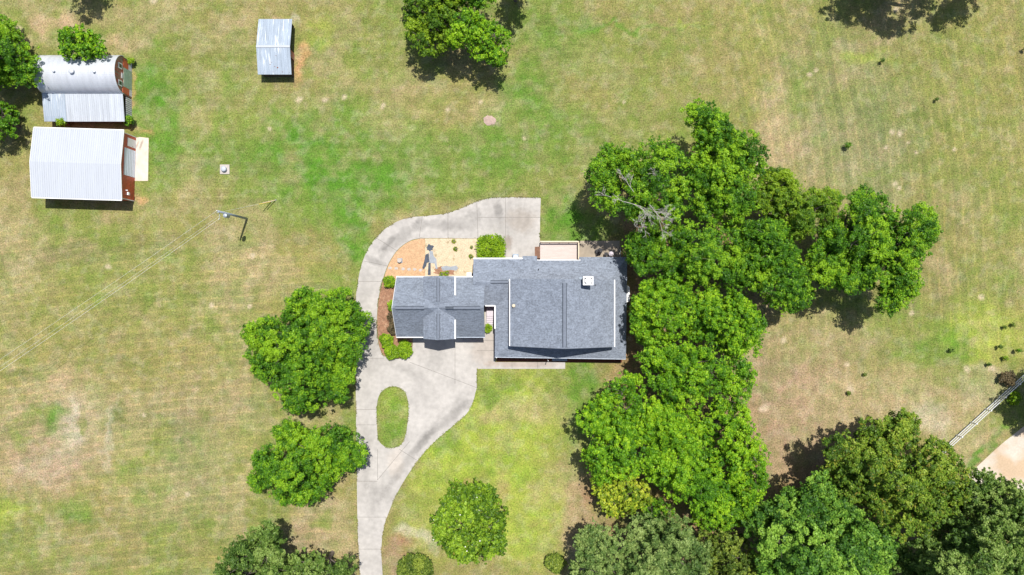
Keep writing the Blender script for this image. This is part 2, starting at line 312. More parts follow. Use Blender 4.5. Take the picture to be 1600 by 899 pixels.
# colour of the turf: lush, dry, bare and weedy patches where they grow (plan coordinates)
C = lambda *c: np.array(lin(c))
G_BASE = C(167, 160, 96); G_GREEN = C(142, 160, 74); G_LUSH = C(104, 156, 48); G_YEL = C(182, 198, 80); G_DRY = C(200, 180, 136)
G_PINK = C(190, 162, 132); G_BARE = C(222, 188, 152); G_PALE = C(222, 212, 186); G_ORANGE = C(228, 178, 128); G_RED = C(176, 138, 106); G_GREY = C(150, 156, 110); G_DEEP = C(118, 136, 66)
PATCH = [
 # x, y, rx, ry, rot, colour, strength
 (150, 420, 190, 110, 0, G_GREEN, .35), (330, 180, 130, 130, 0, G_GREEN, .6), (250, 190, 40, 110, 0, G_LUSH, .75), (225, 130, 26, 46, 0, G_LUSH, .7), (300, 240, 70, 40, 0, G_LUSH, .4),
 (510, 250, 150, 95, 5, G_LUSH, .85), (560, 300, 90, 50, 0, G_LUSH, .8), (440, 330, 80, 40, 0, G_GREEN, .6), (555, 370, 34, 60, 20, G_LUSH, .75), (520, 440, 50, 30, 0, G_GREEN, .7),
 (700, 260, 150, 70, 0, G_LUSH, .5), (840, 215, 110, 70, 0, G_LUSH, .6), (720, 290, 90, 30, 0, G_GREEN, .7), (860, 60, 70, 60, 0, G_LUSH, .55), (820, 140, 50, 40, 0, G_LUSH, .65), (880, 340, 40, 55, 0, G_LUSH, .9), (950, 380, 80, 50, 0, G_LUSH, .8),
 (980, 90, 110, 60, 0, G_GREEN, .45), (1060, 200, 120, 80, 0, G_GREEN, .45), (560, 60, 80, 60, 0, G_GREEN, .4), (495, 50, 26, 40, 0, G_YEL, .5), (650, 130, 60, 30, 0, G_DRY, .35),
 (985, 46, 115, 4.5, 1, G_LUSH, .6), (870, 46, 30, 3.5, -8, G_DEEP, .6), (1070, 40, 40, 3.5, 6, G_YEL, .5), (1225, 215, 40, 50, 0, G_PINK, .6), (1190, 60, 60, 50, 0, G_GREEN, .4), (610, 180, 40, 60, 0, G_DRY, .3),
 (1320, 200, 120, 160, 5, G_GREY, .5), (1490, 140, 90, 140, 0, G_GREEN, .35), (1230, 190, 40, 60, 0, G_DRY, .65), (1215, 240, 36, 30, 0, G_DRY, .7), (1250, 140, 30, 70, 0, G_GREEN, .5), (1350, 90, 50, 14, 0, G_YEL, .5), (1560, 300, 60, 90, 0, G_GREEN, .35),
 (1240, 270, 70, 40, 0, G_DRY, .4), (1400, 520, 90, 70, 0, G_GREEN, .5), (1520, 520, 60, 50, 0, G_YEL, .75), (1470, 545, 60, 30, 0, G_LUSH, .6), (1440, 560, 60, 20, 0, G_GREEN, .6), (1550, 440, 60, 60, 0, G_GREEN, .4), (1570, 530, 40, 40, 0, G_YEL, .5),
 (1250, 560, 120, 60, 0, G_PINK, .55), (1230, 640, 110, 70, 0, G_PINK, .95), (1250, 700, 90, 60, 0, G_PINK, 1.0), (1360, 640, 110, 50, 0, G_DRY, .7), (1200, 480, 60, 40, 0, G_PINK, .4), (1310, 520, 70, 40, 0, G_DRY, .5),
 (1480, 640, 90, 50, -30, G_DRY, .75), (1450, 655, 40, 24, 0, G_PALE, .5), (1500, 700, 50, 30, -45, G_DRY, .7), (1540, 600, 50, 30, 0, G_PALE, .35), (1490, 590, 60, 24, -10, G_GREEN, .5), (1545, 700, 60, 7, 42, G_LUSH, .8), (1575, 640, 30, 40, 0, G_GREEN, .7),
 (100, 640, 110, 26, 5, G_DRY, .4), (92, 598, 24, 14, 0, G_BARE, .75), (70, 610, 40, 8, -4, G_ORANGE, .35), (84, 672, 104, 96, 0, G_DRY, .85), (80, 690, 80, 60, 0, G_PINK, .35), (130, 655, 34, 40, 0, G_PALE, .4), (60, 730, 40, 26, 10, G_PALE, .5), (110, 700, 30, 34, 0, G_PALE, .5), (88, 660, 18, 22, 0, G_LUSH, .6), (45, 690, 24, 12, 0, G_GREEN, .7), (134, 662, 6, 18, 0, G_GREEN, .7), (80, 720, 80, 34, 0, G_PINK, .6), (150, 640, 26, 50, 0, G_DRY, .6), (50, 660, 40, 14, 20, G_GREEN, .7), (95, 655, 16, 20, 0, G_LUSH, .5), (60, 760, 70, 20, 0, G_PINK, .4), (120, 800, 30, 22, 0, G_LUSH, .45), (12, 800, 26, 20, 0, G_YEL, .5), (120, 645, 7, 30, 0, G_PALE, .4),
 (178, 680, 7, 60, -8, G_PALE, .5), (188, 650, 8, 40, -12, G_DEEP, .5), (180, 570, 80, 14, -8, G_DEEP, .35), (40, 585, 60, 8, -14, G_DEEP, .4),
 (260, 780, 70, 50, 0, G_DRY, .45), (330, 660, 70, 120, 0, G_DRY, .3), (290, 640, 16, 90, 3, G_PINK, .25), (380, 620, 40, 60, 0, G_DRY, .35), (300, 720, 60, 60, 0, G_GREY, .4), (500, 800, 50, 40, 0, G_DRY, .7), (480, 840, 60, 30, 0, G_PINK, .5), (520, 830, 40, 40, 0, G_DRY, .6), (505, 815, 16, 12, 0, G_GREEN, .6), (440, 660, 90, 20, 0, G_DRY, .5), (540, 650, 16, 60, 0, G_GREEN, .7),
 (370, 420, 60, 60, 0, G_DRY, .45), (390, 345, 40, 30, 0, G_DRY, .35), (50, 400, 40, 60, 0, G_DRY, .5), (120, 400, 60, 20, -6, G_PINK, .3), (20, 330, 30, 60, 0, G_DRY, .45), (80, 330, 26, 14, 0, G_GREEN, .7),
 (65, 45, 22, 22, 0, G_BARE, .7), (100, 30, 30, 12, 10, G_BARE, .75), (150, 20, 60, 30, 0, G_DRY, .4), (40, 15, 40, 18, 0, G_DRY, .5), (178, 70, 34, 12, 0, G_BARE, .45), (95, 22, 12, 5, 0, G_GREEN, .8), (205, 150, 5, 60, 0, G_ORANGE, .5), (214, 305, 14, 10, 0, G_ORANGE, .7), (225, 212, 14, 5, 0, G_ORANGE, .7), (140, 70, 26, 20, 0, G_GREEN, .4), (40, 160, 40, 20, 0, G_GREEN, .4), (235, 20, 60, 26, 0, G_DRY, .5), (190, 66, 30, 20, 0, G_BARE, .4),
 (466, 95, 9, 36, 0, G_ORANGE, .75), (450, 22, 9, 7, 0, G_PALE, .8), (435, 25, 26, 6, 0, G_BARE, .5), (360, 55, 36, 26, 0, G_DRY, .35),
 (300, 270, 26, 30, 0, G_DRY, .3), (230, 270, 20, 70, 0, G_GREEN, .6),
 (750, 660, 130, 110, 0, G_YEL, .9), (700, 740, 70, 60, 0, G_YEL, .7), (820, 800, 70, 90, 0, G_YEL, .85), (660, 820, 40, 60, 0, G_YEL, .5), (820, 640, 70, 30, 0, G_DRY, .5), (880, 610, 40, 30, 0, G_GREEN, .7), (910, 620, 30, 80, 0, G_LUSH, .6), (760, 610, 20, 20, 0, G_GREEN, .8), (760, 590, 50, 16, 0, G_GREEN, .6), (650, 790, 30, 26, 0, G_GREEN, .5), (700, 690, 30, 24, 30, G_LUSH, .5), (780, 720, 30, 14, 0, G_LUSH, .35),
 (735, 748, 30, 14, 0, G_RED, .55), (780, 770, 14, 24, 0, G_RED, .4), (650, 835, 40, 12, -10, G_PALE, .6), (680, 850, 14, 8, 0, G_PALE, .5), (625, 860, 26, 22, 0, G_RED, .8), (610, 880, 18, 30, 0, G_PINK, .8), (640, 860, 12, 8, 0, G_LUSH, .3), (918, 775, 26, 40, 0, G_RED, .85), (905, 830, 28, 50, 0, G_DRY, .7), (900, 880, 30, 30, 0, G_PALE, .4), (890, 760, 34, 40, 0, G_DRY, .4),
 (1000, 430, 60, 130, 0, G_RED, .7), (1040, 620, 90, 180, 0, G_RED, .7), (1080, 400, 110, 60, 0, G_RED, .6), (1150, 720, 50, 100, 0, G_RED, .5), (1200, 445, 40, 16, 0, G_BARE, .6),
 (1350, 800, 200, 90, 0, G_RED, .6), (1040, 850, 150, 60, 0, G_RED, .8),
 (612, 652, 34, 70, 0, G_GREEN, 1.0), (612, 640, 24, 30, 0, G_YEL, .5), (612, 660, 20, 40, 0, G_LUSH, .5),
 (475, 620, 70, 60, 0, G_GREEN, .3), (765, 190, 8, 7, 0, C(205,180,165), .9),
]
SPOTS = [(508,157,5),(30,47,5),(240,0,6),(540,152,4),(420,200,3),(1395,208,4),(1406,210,4),(1385,232,3),(1419,222,2),(1431,236,3),(1398,286,4),(1405,294,3),(1225,531,5),(1195,640,7),(1188,642,4),(1330,610,6),(1400,655,5),(1323,570,4),(1425,490,4),(1534,467,4),(1510,578,6),(1550,575,6),(395,400,4),(295,773,4),(225,650,3),(390,478,4),(170,418,4),(330,477,4),(1400,15,4),(467,155,5),(1265,115,4),(1210,320,3),(985,530,4),(1182,255,4),(600,165,4),(750,158,3),(820,215,3),(1240,335,4),(1275,108,3),(1490,235,3),(700,170,3),(975,160,3)]
def turf(px, py):
    X, Y = px, py
    wx = X + 34 * (fbm(X, Y, 70, 3) - .5); wy = Y + 34 * (fbm(X, Y, 70, 9) - .5)
    wx = wx + 26 * (fbm(X, Y, 18, 23, 2) - .5); wy = wy + 26 * (fbm(X, Y, 18, 29, 2) - .5)
    col = np.repeat(G_BASE[None, :], len(X), 0)
    n1 = fbm(X, Y, 120, 41, 5); m = sstep(.48, .62, n1) * .55; col = col * (1 - m[:, None]) + G_GREEN * m[:, None]
    n2 = fbm(X, Y, 60, 51, 5); m = sstep(.55, .68, n2) * .5; col = col * (1 - m[:, None]) + G_DRY * m[:, None]
    for (x, y, rx, ry, rot, c, s) in PATCH:
        a = math.radians(rot); dx = wx - x; dy = wy - y
        u = (dx * math.cos(a) - dy * math.sin(a)) / rx; v = (dx * math.sin(a) + dy * math.cos(a)) / ry
        d = np.sqrt(u * u + v * v); k = d < 1.5
        if not k.any(): continue
        tex = .25 + 1.5 * fbm(X[k], Y[k], 14 + .12 * min(rx, ry), int(x + y), 4)
        mk = (1 - sstep(.45, 1.35, d[k])) * s * np.clip(tex, 0, 1.25); mk = np.clip(mk, 0, 1)[:, None]
        col[k] = col[k] * (1 - mk) + c * mk
    # mid-size mottling: clover, straw
    n = fbm(X, Y, 11, 77, 2); m = (sstep(.52, .76, n) * .32)[:, None]; col = col * (1 - m) + (.5 * col + .5 * G_PALE) * m
    n = fbm(X, Y, 13, 87, 2); m = (sstep(.46, .76, n) * .46)[:, None]; col = col * (1 - m) + (col * np.array([.72, .86, .66])) * m
    n = fbm(X, Y, 26, 97, 2); m = (sstep(.54, .80, n) * .24)[:, None]; col = col * (1 - m) + G_LUSH * m
    n = fbm(X, Y, 20, 107, 2); m = (sstep(.58, .80, n) * .22)[:, None]; col = col * (1 - m) + G_DRY * m
    n = fbm(X, Y, 17, 117, 2); m = (sstep(.50, .78, n) * .36)[:, None]; col = col * (1 - m) + (.45 * col + .55 * G_PINK) * m
    n = fbm(X, Y, 19, 127, 2); m = (sstep(.50, .78, n) * .36)[:, None]; col = col * (1 - m) + (.4 * col + .6 * G_GREEN * .85) * m
    col *= (.87 + .26 * fbm(X, Y, 9, 137, 1))[:, None]
    # mower passes
    w1 = 6 * (fbm(X, Y, 90, 201, 2) - .5)
    def stripes(coord, period, seed):
        q = np.floor(coord / period).astype(int); r = np.random.default_rng(seed).random(512)
        ph = coord / period - q; e = 1 - sstep(.0, .16, ph) * (1 - sstep(.84, 1., ph))
        return .38 * (r[q & 511] - .5) * 2 + 1.15 * e - .2
    mA = sstep(1080, 1200, X) * (1 - .6 * sstep(420, 600, Y))
    sA = stripes(X - .16 * Y + .00022 * (Y - 200) ** 2 + w1, 15, 1)
    mB = (1 - sstep(480, 560, X)) * sstep(330, 400, Y)
    sB = stripes(Y + .12 * X - .0001 * (X - 200) ** 2 + w1 * 1.5, 14, 2)
    mC = sstep(150, 260, X) * (1 - sstep(470, 540, X)) * sstep(380, 480, Y)
    sC = stripes(X + .03 * Y + w1, 13, 4)
    mD = sstep(200, 320, X) * (1 - sstep(900, 1100, X)) * (1 - sstep(300, 380, Y))
    sD = stripes(Y + .03 * X + .00006 * (X - 600) ** 2 + w1, 14, 5)
    sbreak = .35 + 1.1 * fbm(X, Y, 50, 301, 3)
    f = 1 + sbreak * (.19 * mA * sA + .19 * mB * sB + .08 * mC * sC + .13 * mD * sD)
    col = col * f[:, None]
    col[:, 0] *= 1 + .07 * sbreak * (mA * sA + mB * sB)
    for (x, y, r) in SPOTS:
        d = np.hypot(wx - 0 - x - (wx - X) * .8, wy - y - (wy - Y) * .8); k = d < r * 1.8
        mk = (1 - sstep(r * .4, r * 1.5, d[k]))[:, None] * .7; col[k] = col[k] * (1 - mk) + C(236, 216, 184) * mk
    far = sstep(0, 160, np.maximum(np.abs(X - CX) - 920, np.abs(Y - CY) - 550))[:, None]
    col = col * (1 - far) + (.7 * G_BASE + .3 * G_GREEN) * .96 * far
    return np.clip(col, .01, .8)

def np_mesh(name, V, F, mats, cols=None, domain='POINT', parent=None, smooth=False):
    me = bpy.data.meshes.new(name); n = len(F); k = F.shape[1]
    me.vertices.add(len(V)); me.vertices.foreach_set('co', np.ascontiguousarray(V, dtype=np.float32).ravel())
    me.loops.add(n * k); me.loops.foreach_set('vertex_index', np.ascontiguousarray(F, dtype=np.int32).ravel())
    me.polygons.add(n); me.polygons.foreach_set('loop_start', np.arange(0, n * k, k, dtype=np.int32))
    me.polygons.foreach_set('loop_total', np.full(n, k, dtype=np.int32)) if False else None
    if cols is not None:
        a = me.attributes.new('Col', 'FLOAT_COLOR', domain)
        c = np.ones((len(cols), 4), dtype=np.float32); c[:, :3] = cols; a.data.foreach_set('color', c.ravel())
    for m in (mats if isinstance(mats, (list, tuple)) else [mats]): me.materials.append(m)
    if smooth: me.polygons.foreach_set('use_smooth', np.ones(n, dtype=bool))
    me.update(calc_edges=True)
    o = bpy.data.objects.new(name, me); scene.collection.objects.link(o)
    if parent is not None: o.parent = parent
    return o

# ---------------------------------------------------------------- the ground
gx = np.concatenate([-np.geomspace(3000, 84, 26)[:-1], np.arange(-84, 84.01, .24), np.geomspace(84, 3000, 26)[1:]])
gy = np.concatenate([-np.geomspace(3000, 50, 26)[:-1], np.arange(-50, 50.01, .24), np.geomspace(50, 3000, 26)[1:]])
GX, GY = np.meshgrid(gx, gy); px_ = (GX * S + CX).ravel(); py_ = (CY - GY * S).ravel()
gcol = turf(px_, py_)
nx, ny = len(gx), len(gy); ii, jj = np.meshgrid(np.arange(nx - 1), np.arange(ny - 1)); b0 = (jj * nx + ii).ravel()
M['turf'] = attr_mat('turf', bump=.5)
g = np_mesh('ground', np.stack([GX.ravel(), GY.ravel(), np.zeros(nx * ny)], 1), np.stack([b0, b0 + 1, b0 + nx + 1, b0 + nx], 1), M['turf'], gcol)
tag(g, 'mown grass field with dry, lush and bare patches', kind='structure')

def smooth_poly(pts, n=6, closed=True):
    out = []; L = len(pts)
    for i in range(L):
        p0, p1, p2, p3 = [np.array(pts[(i + k - 1) % L], float) for k in range(4)]
        for t in np.linspace(0, 1, n, endpoint=False):
            out.append(tuple(.5 * (2*p1 + (p2-p0)*t + (2*p0-5*p1+4*p2-p3)*t*t + (3*p1-p0-3*p2+p3)*t**3)))
    return out
def arc_line(pts, n=6):                  # open smooth line through the points
    out = []; L = len(pts)
    for i in range(L - 1):
        p0 = np.array(pts[max(i-1, 0)], float); p1 = np.array(pts[i], float); p2 = np.array(pts[i+1], float); p3 = np.array(pts[min(i+2, L-1)], float)
        for t in np.linspace(0, 1, n, endpoint=False):
            out.append(tuple(.5 * (2*p1 + (p2-p0)*t + (2*p0-5*p1+4*p2-p3)*t*t + (3*p1-p0-3*p2+p3)*t**3)))
    out.append(tuple(pts[-1])); return out
def sheet(name, loops, z, mat_, t=.05, label=None, kind='structure', cat=None):
    mb = MB(); L3 = [[Vector((*P(*p), z)) for p in l] for l in loops]
    tris = tessellate_polygon(L3); flat = [v for l in L3 for v in l]
    fs = []
    for tr in tris:
        a, b, c = [flat[i] for i in tr]
        if (b - a).cross(c - a).z < 0: tr = tuple(reversed(tr))
        fs.append(tuple(tr))
    vs = [tuple(v) for v in flat] + [(v.x, v.y, v.z - t) for v in flat]; n = len(flat); base = 0
    for l in L3:
        m = len(l); fs += [(base+i, base+(i+1)%m, base+(i+1)%m+n, base+i+n) for i in range(m)]; base += m
    mb.add(vs, fs); o = mb.build(name, mat_); tag(o, label, cat, kind=kind); return o

west = arc_line([(566, 1010), (562, 899), (559, 830), (557, 700), (556, 600), (556, 520), (555, 480), (558, 450), (564, 418), (575, 390), (592, 367), (612, 351), (636, 341), (662, 338), (690, 335), (712, 329), (735, 319), (758, 311), (785, 308.5), (845, 309)], 5)
bed = arc_line([(747, 373), (700, 372.5), (655, 373), (638, 378), (622, 390), (610, 407), (602, 425), (596, 445), (591, 470), (589, 500), (590, 525), (593, 543), (601, 557), (622, 561), (640, 556), (645, 540)], 4)
east = arc_line([(745, 606), (743, 613), (738, 632), (726, 650), (705, 668), (682, 688), (660, 711), (640, 738), (622, 768), (607, 802), (599, 830), (596, 860), (598, 899), (604, 1010)], 5)
outline = west + [(844, 340), (843, 408), (747, 408)] + bed + [(645, 515), (757, 515), (757, 470), (774, 470), (774, 566), (883, 566), (883, 576.5), (745.5, 576.5)] + east
isl = smooth_poly([(602, 608), (613, 604), (626, 607), (635, 617), (638, 634), (637.5, 655), (634, 678), (627, 694), (613, 700), (600, 697), (591, 686), (589, 660), (589, 634), (593, 617)], 5)
sheet('driveway', [outline, isl], .06, M['concrete'], .1, 'pale concrete driveway looping round a grass island')
# saw-cut joints
jm = MB()
M['joint'] = mat('joint_grey', lin((158, 152, 145)), rough=.9)  # plain darker grey of the joint lines
for a, b in [((556,752),(590,752)),((557,808),(603,808)),((559,858),(596,858)),((556,560),(600,560)),((590,664),(556,664)),((590,702),(590,750)),((556,640),(589,640)),((590,750),(640,690)),((624,702),(656,722)),
             ((711,530),(711,600)),((745,532),(772,532)),((745,548),(772,548)),((745,606),(745,576)),((660,338),(655,373)),((700,333),(700,372)),((560,440),(598,440)),((568,408),(606,416)),((588,372),(620,392)),((745,318),(747,373)),((790,309),(790,400)),((747,340),(844,340)),((556,500),(590,500)),((640,566),(745,606)),((800,566),(800,576)),((840,566),(840,576))]:
    xa, ya = P(*a); xb, yb = P(*b); d = Vector((xb-xa, yb-ya)).normalized(); nrm = Vector((-d.y, d.x)) * .025
    jm.add([(xa-nrm.x, ya-nrm.y, .064), (xb-nrm.x, yb-nrm.y, .064), (xb+nrm.x, yb+nrm.y, .064), (xa+nrm.x, ya+nrm.y, .064)], [(0,1,2,3)])
o = jm.build('driveway_joints', M['joint']); tag(o, 'straight control joints cut in the concrete driveway', kind='structure')
sheet('pine_straw_bed', [arc_line([(664, 373.2), (655, 373.6), (638, 378.6), (622.5, 390.5), (610.5, 407.5), (603, 425), (601, 436)], 4) + [(664, 436)]], .035, M['pine_straw'], .03, 'orange pine straw bed inside the driveway bend')
sheet('gravel_bed', [[(664.2, 373), (746.8, 373.2), (746.8, 437), (664.2, 437)]], .038, M['chips'], .03, 'cream gravel bed between the drive and the garage')
sheet('mulch_bed', [arc_line([(600.5, 430), (596.5, 446), (591.6, 470), (589.6, 500), (590.6, 525), (593.6, 543), (601.4, 556.4), (622, 560.4), (639.4, 555.5), (644.5, 540)], 4) + [(644.5, 520), (630, 515), (626, 436.5), (600, 436.5)]], .042, M['mulch'], .03, 'red brown mulch bed curving round the garage corner')
sheet('planting_strip', [[(776, 548), (972, 552), (972, 566.5), (883.4, 566.5), (883.4, 565.6), (776, 565.6)]], .03, M['soil'], .03, 'soil strip under the front eave, its shade put into the brown colour')
sheet('patio', [[(904, 376.5), (968, 376.5), (970, 410), (904, 410)]], .05, M['patio'], .08, 'stained concrete patio beside the deck')
sheet('concrete_apron', [[(205, 217), (219, 214.5), (232.5, 216), (231.5, 283), (208, 283)]], .05, M['apron'], .08, 'sunlit concrete pad in front of the red barn door')
rd0 = [(1490, 763), (1530, 726), (1565, 694), (1600, 666), (1760, 535)]; rd1 = [(1760, 640), (1640, 730), (1560, 800), (1490, 860)]
sheet('dirt_road', [arc_line(rd0, 6) + arc_line(rd1, 6)], .02, M['dirt'], .03, 'pale clay dirt road crossing the corner')

# grass tufts: too many to count
def tufts(n):
    x = rng.uniform(-75, 75, n); y = rng.uniform(-42.5, 42.5, n); px = x * S + CX; py = CY - y * S
    keep = np.ones(n, bool)
    from_poly = lambda poly: inpoly(px, py, poly)
    on = from_poly(outline) & ~from_poly(isl); keep &= ~on
    keep &= ~((px > 588) & (px < 974) & (py > 373) & (py < 567)) | (px > 980)
    keep &= ~((px > 78) & (px < 232) & (py > 96) & (py < 318)); keep &= ~((px > 409) & (px < 463) & (py > 36) & (py < 124))
    keep &= ~from_poly(arc_line(rd0, 2) + arc_line(rd1, 2))
    keep &= ~((px > 344) & (px < 360) & (py > 256) & (py < 274))
    x, y, px, py = x[keep], y[keep], px[keep], py[keep]; n = len(x)
    col = turf(px, py) * rng.uniform(.6, 1.45, (n, 1)) * np.stack([rng.uniform(.85, 1.15, n), np.ones(n), rng.uniform(.8, 1.2, n)], 1)
    k = 3; V = np.zeros((n, k, 3, 3)); 
    for b in range(k):
        a = rng.uniform(0, 2 * math.pi, n); ln = rng.uniform(.05, .13, n); w = rng.uniform(.02, .045, n); h = rng.uniform(.015, .07, n)
        cx = x + rng.normal(0, .04, n); cy = y + rng.normal(0, .04, n)
        V[:, b, 0] = np.stack([cx - np.sin(a) * w, cy + np.cos(a) * w, np.full(n, .003)], 1)
        V[:, b, 1] = np.stack([cx + np.sin(a) * w, cy - np.cos(a) * w, np.full(n, .003)], 1)
        V[:, b, 2] = np.stack([cx + np.cos(a) * ln, cy + np.sin(a) * ln, h], 1)
    F = np.arange(n * k * 3).reshape(-1, 3)
    o = np_mesh('grass', V.reshape(-1, 3), F, attr_mat('grass_blades', detail=False), np.repeat(col, k * 3, 0))
    tag(o, 'short grass and clover tufts over the field', kind='stuff')
def edge_tufts(poly, per_m, z, name_):
    pts = []
    for i in range(len(poly)):
        a = np.array(P(*poly[i])); b = np.array(P(*poly[(i + 1) % len(poly)])); L_ = np.linalg.norm(b - a); k = int(L_ * per_m)
        if k: t = rng.random((k, 1)); pts.append(a + (b - a) * t + rng.normal(0, .055, (k, 2)))
    p = np.concatenate(pts); px = p[:, 0] * S + CX; py = CY - p[:, 1] * S
    keep = ((px < 600) | (py > 580) | (py < 372) | (px < 747) & (px > 745)) & (np.abs(p[:, 1]) < 48); clump = vnoise(px / 9, py / 9, 900) > .42; p = p[keep & clump]; px = px[keep & clump]; py = py[keep & clump]; n = len(p)
    col = turf(px, py) * rng.uniform(.5, 1.1, (n, 1)); V = np.zeros((n, 3, 3, 3))
    for b in range(3):
        a = rng.uniform(0, 6.28, n); ln = rng.uniform(.05, .14, n); w = .03
        V[:, b, 0] = np.stack([p[:, 0] - np.sin(a) * w, p[:, 1] + np.cos(a) * w, np.full(n, z)], 1); V[:, b, 1] = np.stack([p[:, 0] + np.sin(a) * w, p[:, 1] - np.cos(a) * w, np.full(n, z)], 1)
        V[:, b, 2] = np.stack([p[:, 0] + np.cos(a) * ln, p[:, 1] + np.sin(a) * ln, z + rng.uniform(.02, .08, n)], 1)
    o = np_mesh(name_, V.reshape(-1, 3), np.arange(n * 9).reshape(-1, 3), attr_mat('edge_grass_blades', detail=False), np.repeat(col, 9, 0)); tag(o, 'grass creeping over the concrete driveway edge', kind='stuff')
def inpoly(x, y, poly):
    r = np.zeros(len(x), bool); n = len(poly)
    for i in range(n):
        x0, y0 = poly[i]; x1, y1 = poly[(i + 1) % n]
        if y0 == y1: continue
        c = ((y0 > y) != (y1 > y)) & (x < (x1 - x0) * (y - y0) / (y1 - y0) + x0); r ^= c
    return r
tufts(170000)
edge_tufts(outline, 26, .062, 'grass'); edge_tufts(isl, 22, .062, 'grass')

#@@BUILDINGS
# ---------------------------------------------------------------- the house
hx, hy = P(850, 480)
house = root('house', hx, hy, 0, 0, 'brick house with blue grey shingle roofs, attached garage and white gutters', 'house')
def q(px, py, z): return (*P(px, py), z)
def HB(mb, px0, px1, py0, py1, z0, z1, m=0):
    a = P(px0, py0); b = P(px1, py1); return mb.box(a[0], b[0], a[1], b[1], z0, z1, m)
SL = .039
# upper gable roof, ridge north-south
mb = MB()
mb.slab([q(796.7, 536, 5), q(875, 536.6, 8.5), q(875, 437.5, 8.5), q(796.7, 436.7, 5)], .16)
mb.slab([q(875, 536.6, 8.5), q(952, 537.2, 5), q(952, 438, 5), q(875, 437.5, 8.5)], .16)
main = mb.build('roof', M['shingle'], house)
def ridge_vent(p0, p1, z, parent, w=.2):
    a = Vector((*P(*p0), z)); b = Vector((*P(*p1), z)); d = (b - a).normalized(); n = Vector((-d.y, d.x, 0))
    v = MB(); v.bar(a + Vector((0,0,.05)), b + Vector((0,0,.05)), w * 1.5, .05, 0)
    v.bar(a + n * w, b + n * w, .06, .06, 1); v.bar(a - n * w, b - n * w, .06, .06, 1)
    v.build('ridge_vent', [M['ridge'], M['ridge_dark']], parent)
ridge_vent((875, 443), (875, 534), 8.49, main, .26)
# lower roofs that wrap round
mb = MB()
zn = lambda y: 2.8 + (y - 405) * SL
for x0, x1, ye in ((741.5, 816, 406), (816, 838, 401.6), (838, 902, 408.2), (902, 975, 403.2)):
    if x1 < 975: mb.slab([q(x0, ye, zn(ye)), q(x1, ye, zn(ye)), q(x1, 441, zn(441)), q(x0, 441, zn(441))], .15)
    else: mb.slab([q(x0, ye, zn(ye)), q(x1, ye, zn(ye)), q(950, 434, zn(434)), q(950, 441, zn(441)), q(x0, 441, zn(441))], .15)
mb.slab([q(741.5, 441, zn(441)), q(800, 441, zn(441)), q(800, 477, 2.8), q(741.5, 477, 2.8)][::-1], .15)
low = mb.build('roof', M['shingle'], house); low['label'] = 'long low shingle roof over the back wing'
ridge_vent((768, 441), (794, 441), 4.2, low, .2)
mb = MB()
mb.slab([q(774, 554.8, 2.7), q(774, 441, 2.7), q(799, 441, 3.6), q(799, 533, 3.6)][::-1], .15)
mb.slab([q(774, 554.8, 2.7), q(973, 557.8, 2.7), q(950, 533, 3.6), q(799, 533, 3.6)], .15)
mb.slab([q(973, 557.8, 2.7), q(975, 403.2, 2.73), q(950, 434, 3.93), q(950, 533, 3.6)], .15)
sk = mb.build('roof', M['shingle'], house); sk['label'] = 'narrow hipped porch roof round the front and sides'
# garage roof
mb = MB()
GZ = 6.6
mb.slab([q(625.3, 524.6, 3), q(759, 524.6, 3), q(759, 479, GZ), q(625.3, 479, GZ)], .15)
mb.slab([q(625.3, 479, GZ), q(759, 479, GZ), q(759, 433.5, 3), q(625.3, 433.5, 3)], .15)
gr = mb.build('roof', M['shingle'], house); gr['label'] = 'steep garage roof with ridge running across'
ridge_vent((630, 479), (672, 479), GZ, gr); ridge_vent((714, 479), (754, 479), GZ, gr)
v = MB(); v.bar((*P(703, 479), GZ + .07), (*P(715, 479), GZ + .07), .4, .1); v.build('ridge_vent', M['ridge_dark'], gr)
mb = MB()
mb.slab([q(669, 525.4, 5.38), q(692.6, 526, GZ - .02), q(692.6, 432.6, GZ - .02), q(669, 433, 5.38)], .14)
mb.slab([q(692.6, 526, GZ - .02), q(716, 525.4, 5.38), q(716, 433, 5.38), q(692.6, 432.6, GZ - .02)], .14)
dr = mb.build('roof', M['shingle'], house); dr['label'] = 'cross gable roof over the garage dormers'
ridge_vent((692.6, 436), (692.6, 470), GZ - .02, dr); ridge_vent((692.6, 488), (692.6, 523), GZ - .02, dr)
# walls
w = MB()
HB(w, 780, 967, 411, 547, 0, 2.6)
for p in [((801, 440), (948, 532), 2.66, 4.95)]: HB(w, p[0][0], p[1][0], p[0][1], p[1][1], p[2], p[3])
for y in (440, 532):
    w.add([q(801, y, 4.95), q(948, y, 4.95), q(875, y, 8.2)], [(0, 1, 2)])
HB(w, 745.5, 779.8, 411, 472, 0, 2.66)
w.build('wall', M['brick'], house)
w = MB(); HB(w, 630, 755, 438, 520, 0, 3.0)
for x in (630, 755): w.add([q(x, 438, 3), q(x, 520, 3), q(x, 479, 6.3)], [(0, 1, 2)])
w.build('wall', M['brick'], house)['label'] = 'brick garage wall'
w = MB(); HB(w, 671.5, 713.5, 436.5, 521.8, 3.0, 5.25)
for y in (436.5, 521.8): w.add([q(671.5, y, 5.25), q(713.5, y, 5.25), q(692.6, y, 6.35)], [(0, 1, 2)])
w.build('wall', M['white'], house)['label'] = 'white dormer wall'
def part(name, mats, fn, parent=house, **k):
    m = MB(); fn(m); return m.build(name, mats, parent, **k)
